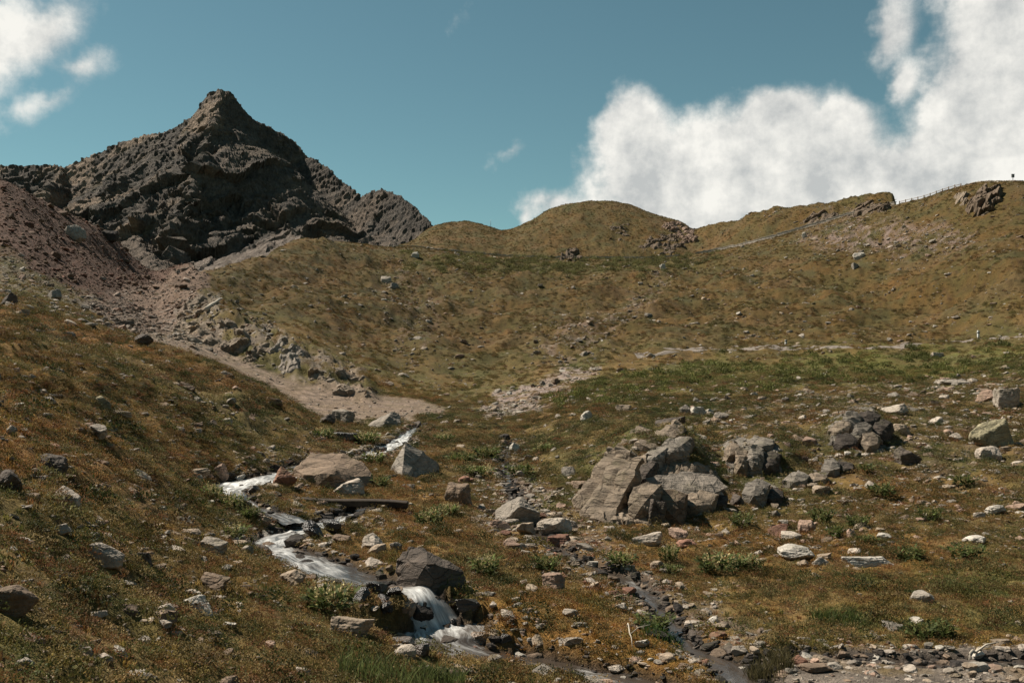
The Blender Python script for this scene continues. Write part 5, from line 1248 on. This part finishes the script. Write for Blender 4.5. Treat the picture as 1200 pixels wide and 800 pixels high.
def ae(px, py):
    a_ = math.atan((px - 600) / F); return a_, math.atan((HY - py) / F * math.cos(a_))
def ellipse(px, py, rx, ry, rot=0, wgt=1.0):
    a_, e_ = ae(px, py)
    s1 = nn(t, 'ShaderNodeVectorMath', operation='SUBTRACT'); t.links.new(w2.outputs[0], s1.inputs[0]); s1.inputs[1].default_value = (a_, e_, 0)
    r1 = nn(t, 'ShaderNodeVectorRotate', rotation_type='Z_AXIS'); r1.inputs['Angle'].default_value = R(rot); t.links.new(s1.outputs[0], r1.inputs[0])
    d1 = nn(t, 'ShaderNodeVectorMath', operation='DIVIDE'); t.links.new(r1.outputs[0], d1.inputs[0]); d1.inputs[1].default_value = (rx / F, ry / F, 1)
    l1 = nn(t, 'ShaderNodeVectorMath', operation='LENGTH'); t.links.new(d1.outputs[0], l1.inputs[0])
    return mth(t, 'MULTIPLY', mth(t, 'SUBTRACT', 1.0, l1.outputs['Value']), wgt)
CL = [(800,225,150,95,0,1),(745,160,62,70,0,1),(850,200,120,90,0,1),(940,200,130,85,0,1),(1040,228,150,66,0,1),(905,140,70,40,0,1),(985,160,50,40,0,1),(1165,130,92,150,0,1.1),(1195,40,92,140,0,1.1),(1120,205,110,75,0,1),(1045,35,34,60,12,.65),(1062,100,20,34,10,.6),(1200,220,160,90,0,1),
      (40,42,90,40,-35,.5),(-30,50,110,60,-30,.6),(95,75,50,22,-25,.35),(596,178,30,12,-35,.26),(655,238,60,24,0,.5),(622,248,16,22,0,.35),(530,16,22,14,-30,.14),(60,120,60,16,-40,.25)]
mk = None
for c_ in CL:
    e_ = ellipse(*c_)
    if mk is None: mk = e_
    else:
        sm = nn(t, 'ShaderNodeMath', operation='SMOOTH_MAX'); t.links.new(mk, sm.inputs[0]); t.links.new(e_, sm.inputs[1]); sm.inputs[2].default_value = .18; mk = sm.outputs[0]
n1_ = noise_n(t, 18, 8, .62, ce.outputs[0])
stm = nn(t, 'ShaderNodeMapping'); stm.inputs['Rotation'].default_value = (0, 0, R(28)); stm.inputs['Scale'].default_value = (30, 6, 1); t.links.new(ce.outputs[0], stm.inputs[0])
n2_ = noise_n(t, 1.0, 4, .5, stm.outputs[0])
dn = mth(t, 'ADD', mk, mth(t, 'ADD', mth(t, 'MULTIPLY', mth(t, 'SUBTRACT', n1_, .5), .75), mth(t, 'MULTIPLY', mth(t, 'SUBTRACT', n2_, .5), .22)))
mr = nn(t, 'ShaderNodeMapRange', interpolation_type='SMOOTHSTEP'); mr.inputs[1].default_value = .02; mr.inputs[2].default_value = .44; t.links.new(dn, mr.inputs[0])
cb = nn(t, 'ShaderNodeBackground')
shade = mixc(t, (.52, .535, .53), (.92, .90, .84), ramp(t, mth(t, 'ADD', n1_, mth(t, 'MULTIPLY', n2_, .2)), .45, .72, 0, 1))
t.links.new(shade, cb.inputs[0]); cb.inputs[1].default_value = .66
mxs = nn(t, 'ShaderNodeMixShader'); t.links.new(mth(t, 'MULTIPLY', mr.outputs[0], .97), mxs.inputs[0]); t.links.new(bg.outputs[0], mxs.inputs[1]); t.links.new(cb.outputs[0], mxs.inputs[2]); t.links.new(mxs.outputs[0], out.inputs[0])
ld = bpy.data.lights.new('sun', 'SUN'); ld.energy = 5.0; ld.angle = R(.5); ld.color = (1, .92, .80)
lo = bpy.data.objects.new('sun', ld); COL.objects.link(lo); lo.rotation_euler = (-S_dir).to_track_quat('-Z', 'Y').to_euler(); lo.location = S_dir * 60

cam = bpy.data.cameras.new('camera'); cam.lens = 35; cam.sensor_width = 36; cam.sensor_fit = 'HORIZONTAL'; cam.shift_y = (HY - 400) / 1200; cam.clip_start = .1; cam.clip_end = 9000
co = bpy.data.objects.new('camera', cam); COL.objects.link(co); co.location = (0, 0, 0); co.rotation_euler = (R(90), 0, 0); SC.camera = co
SC.view_settings.view_transform = 'Standard'; SC.view_settings.look = 'None'; SC.view_settings.exposure = 0.66; SC.view_settings.gamma = 1
SC.cycles.max_bounces = 5; SC.cycles.diffuse_bounces = 2; SC.cycles.glossy_bounces = 2; SC.cycles.transmission_bounces = 2; SC.cycles.transparent_max_bounces = 4
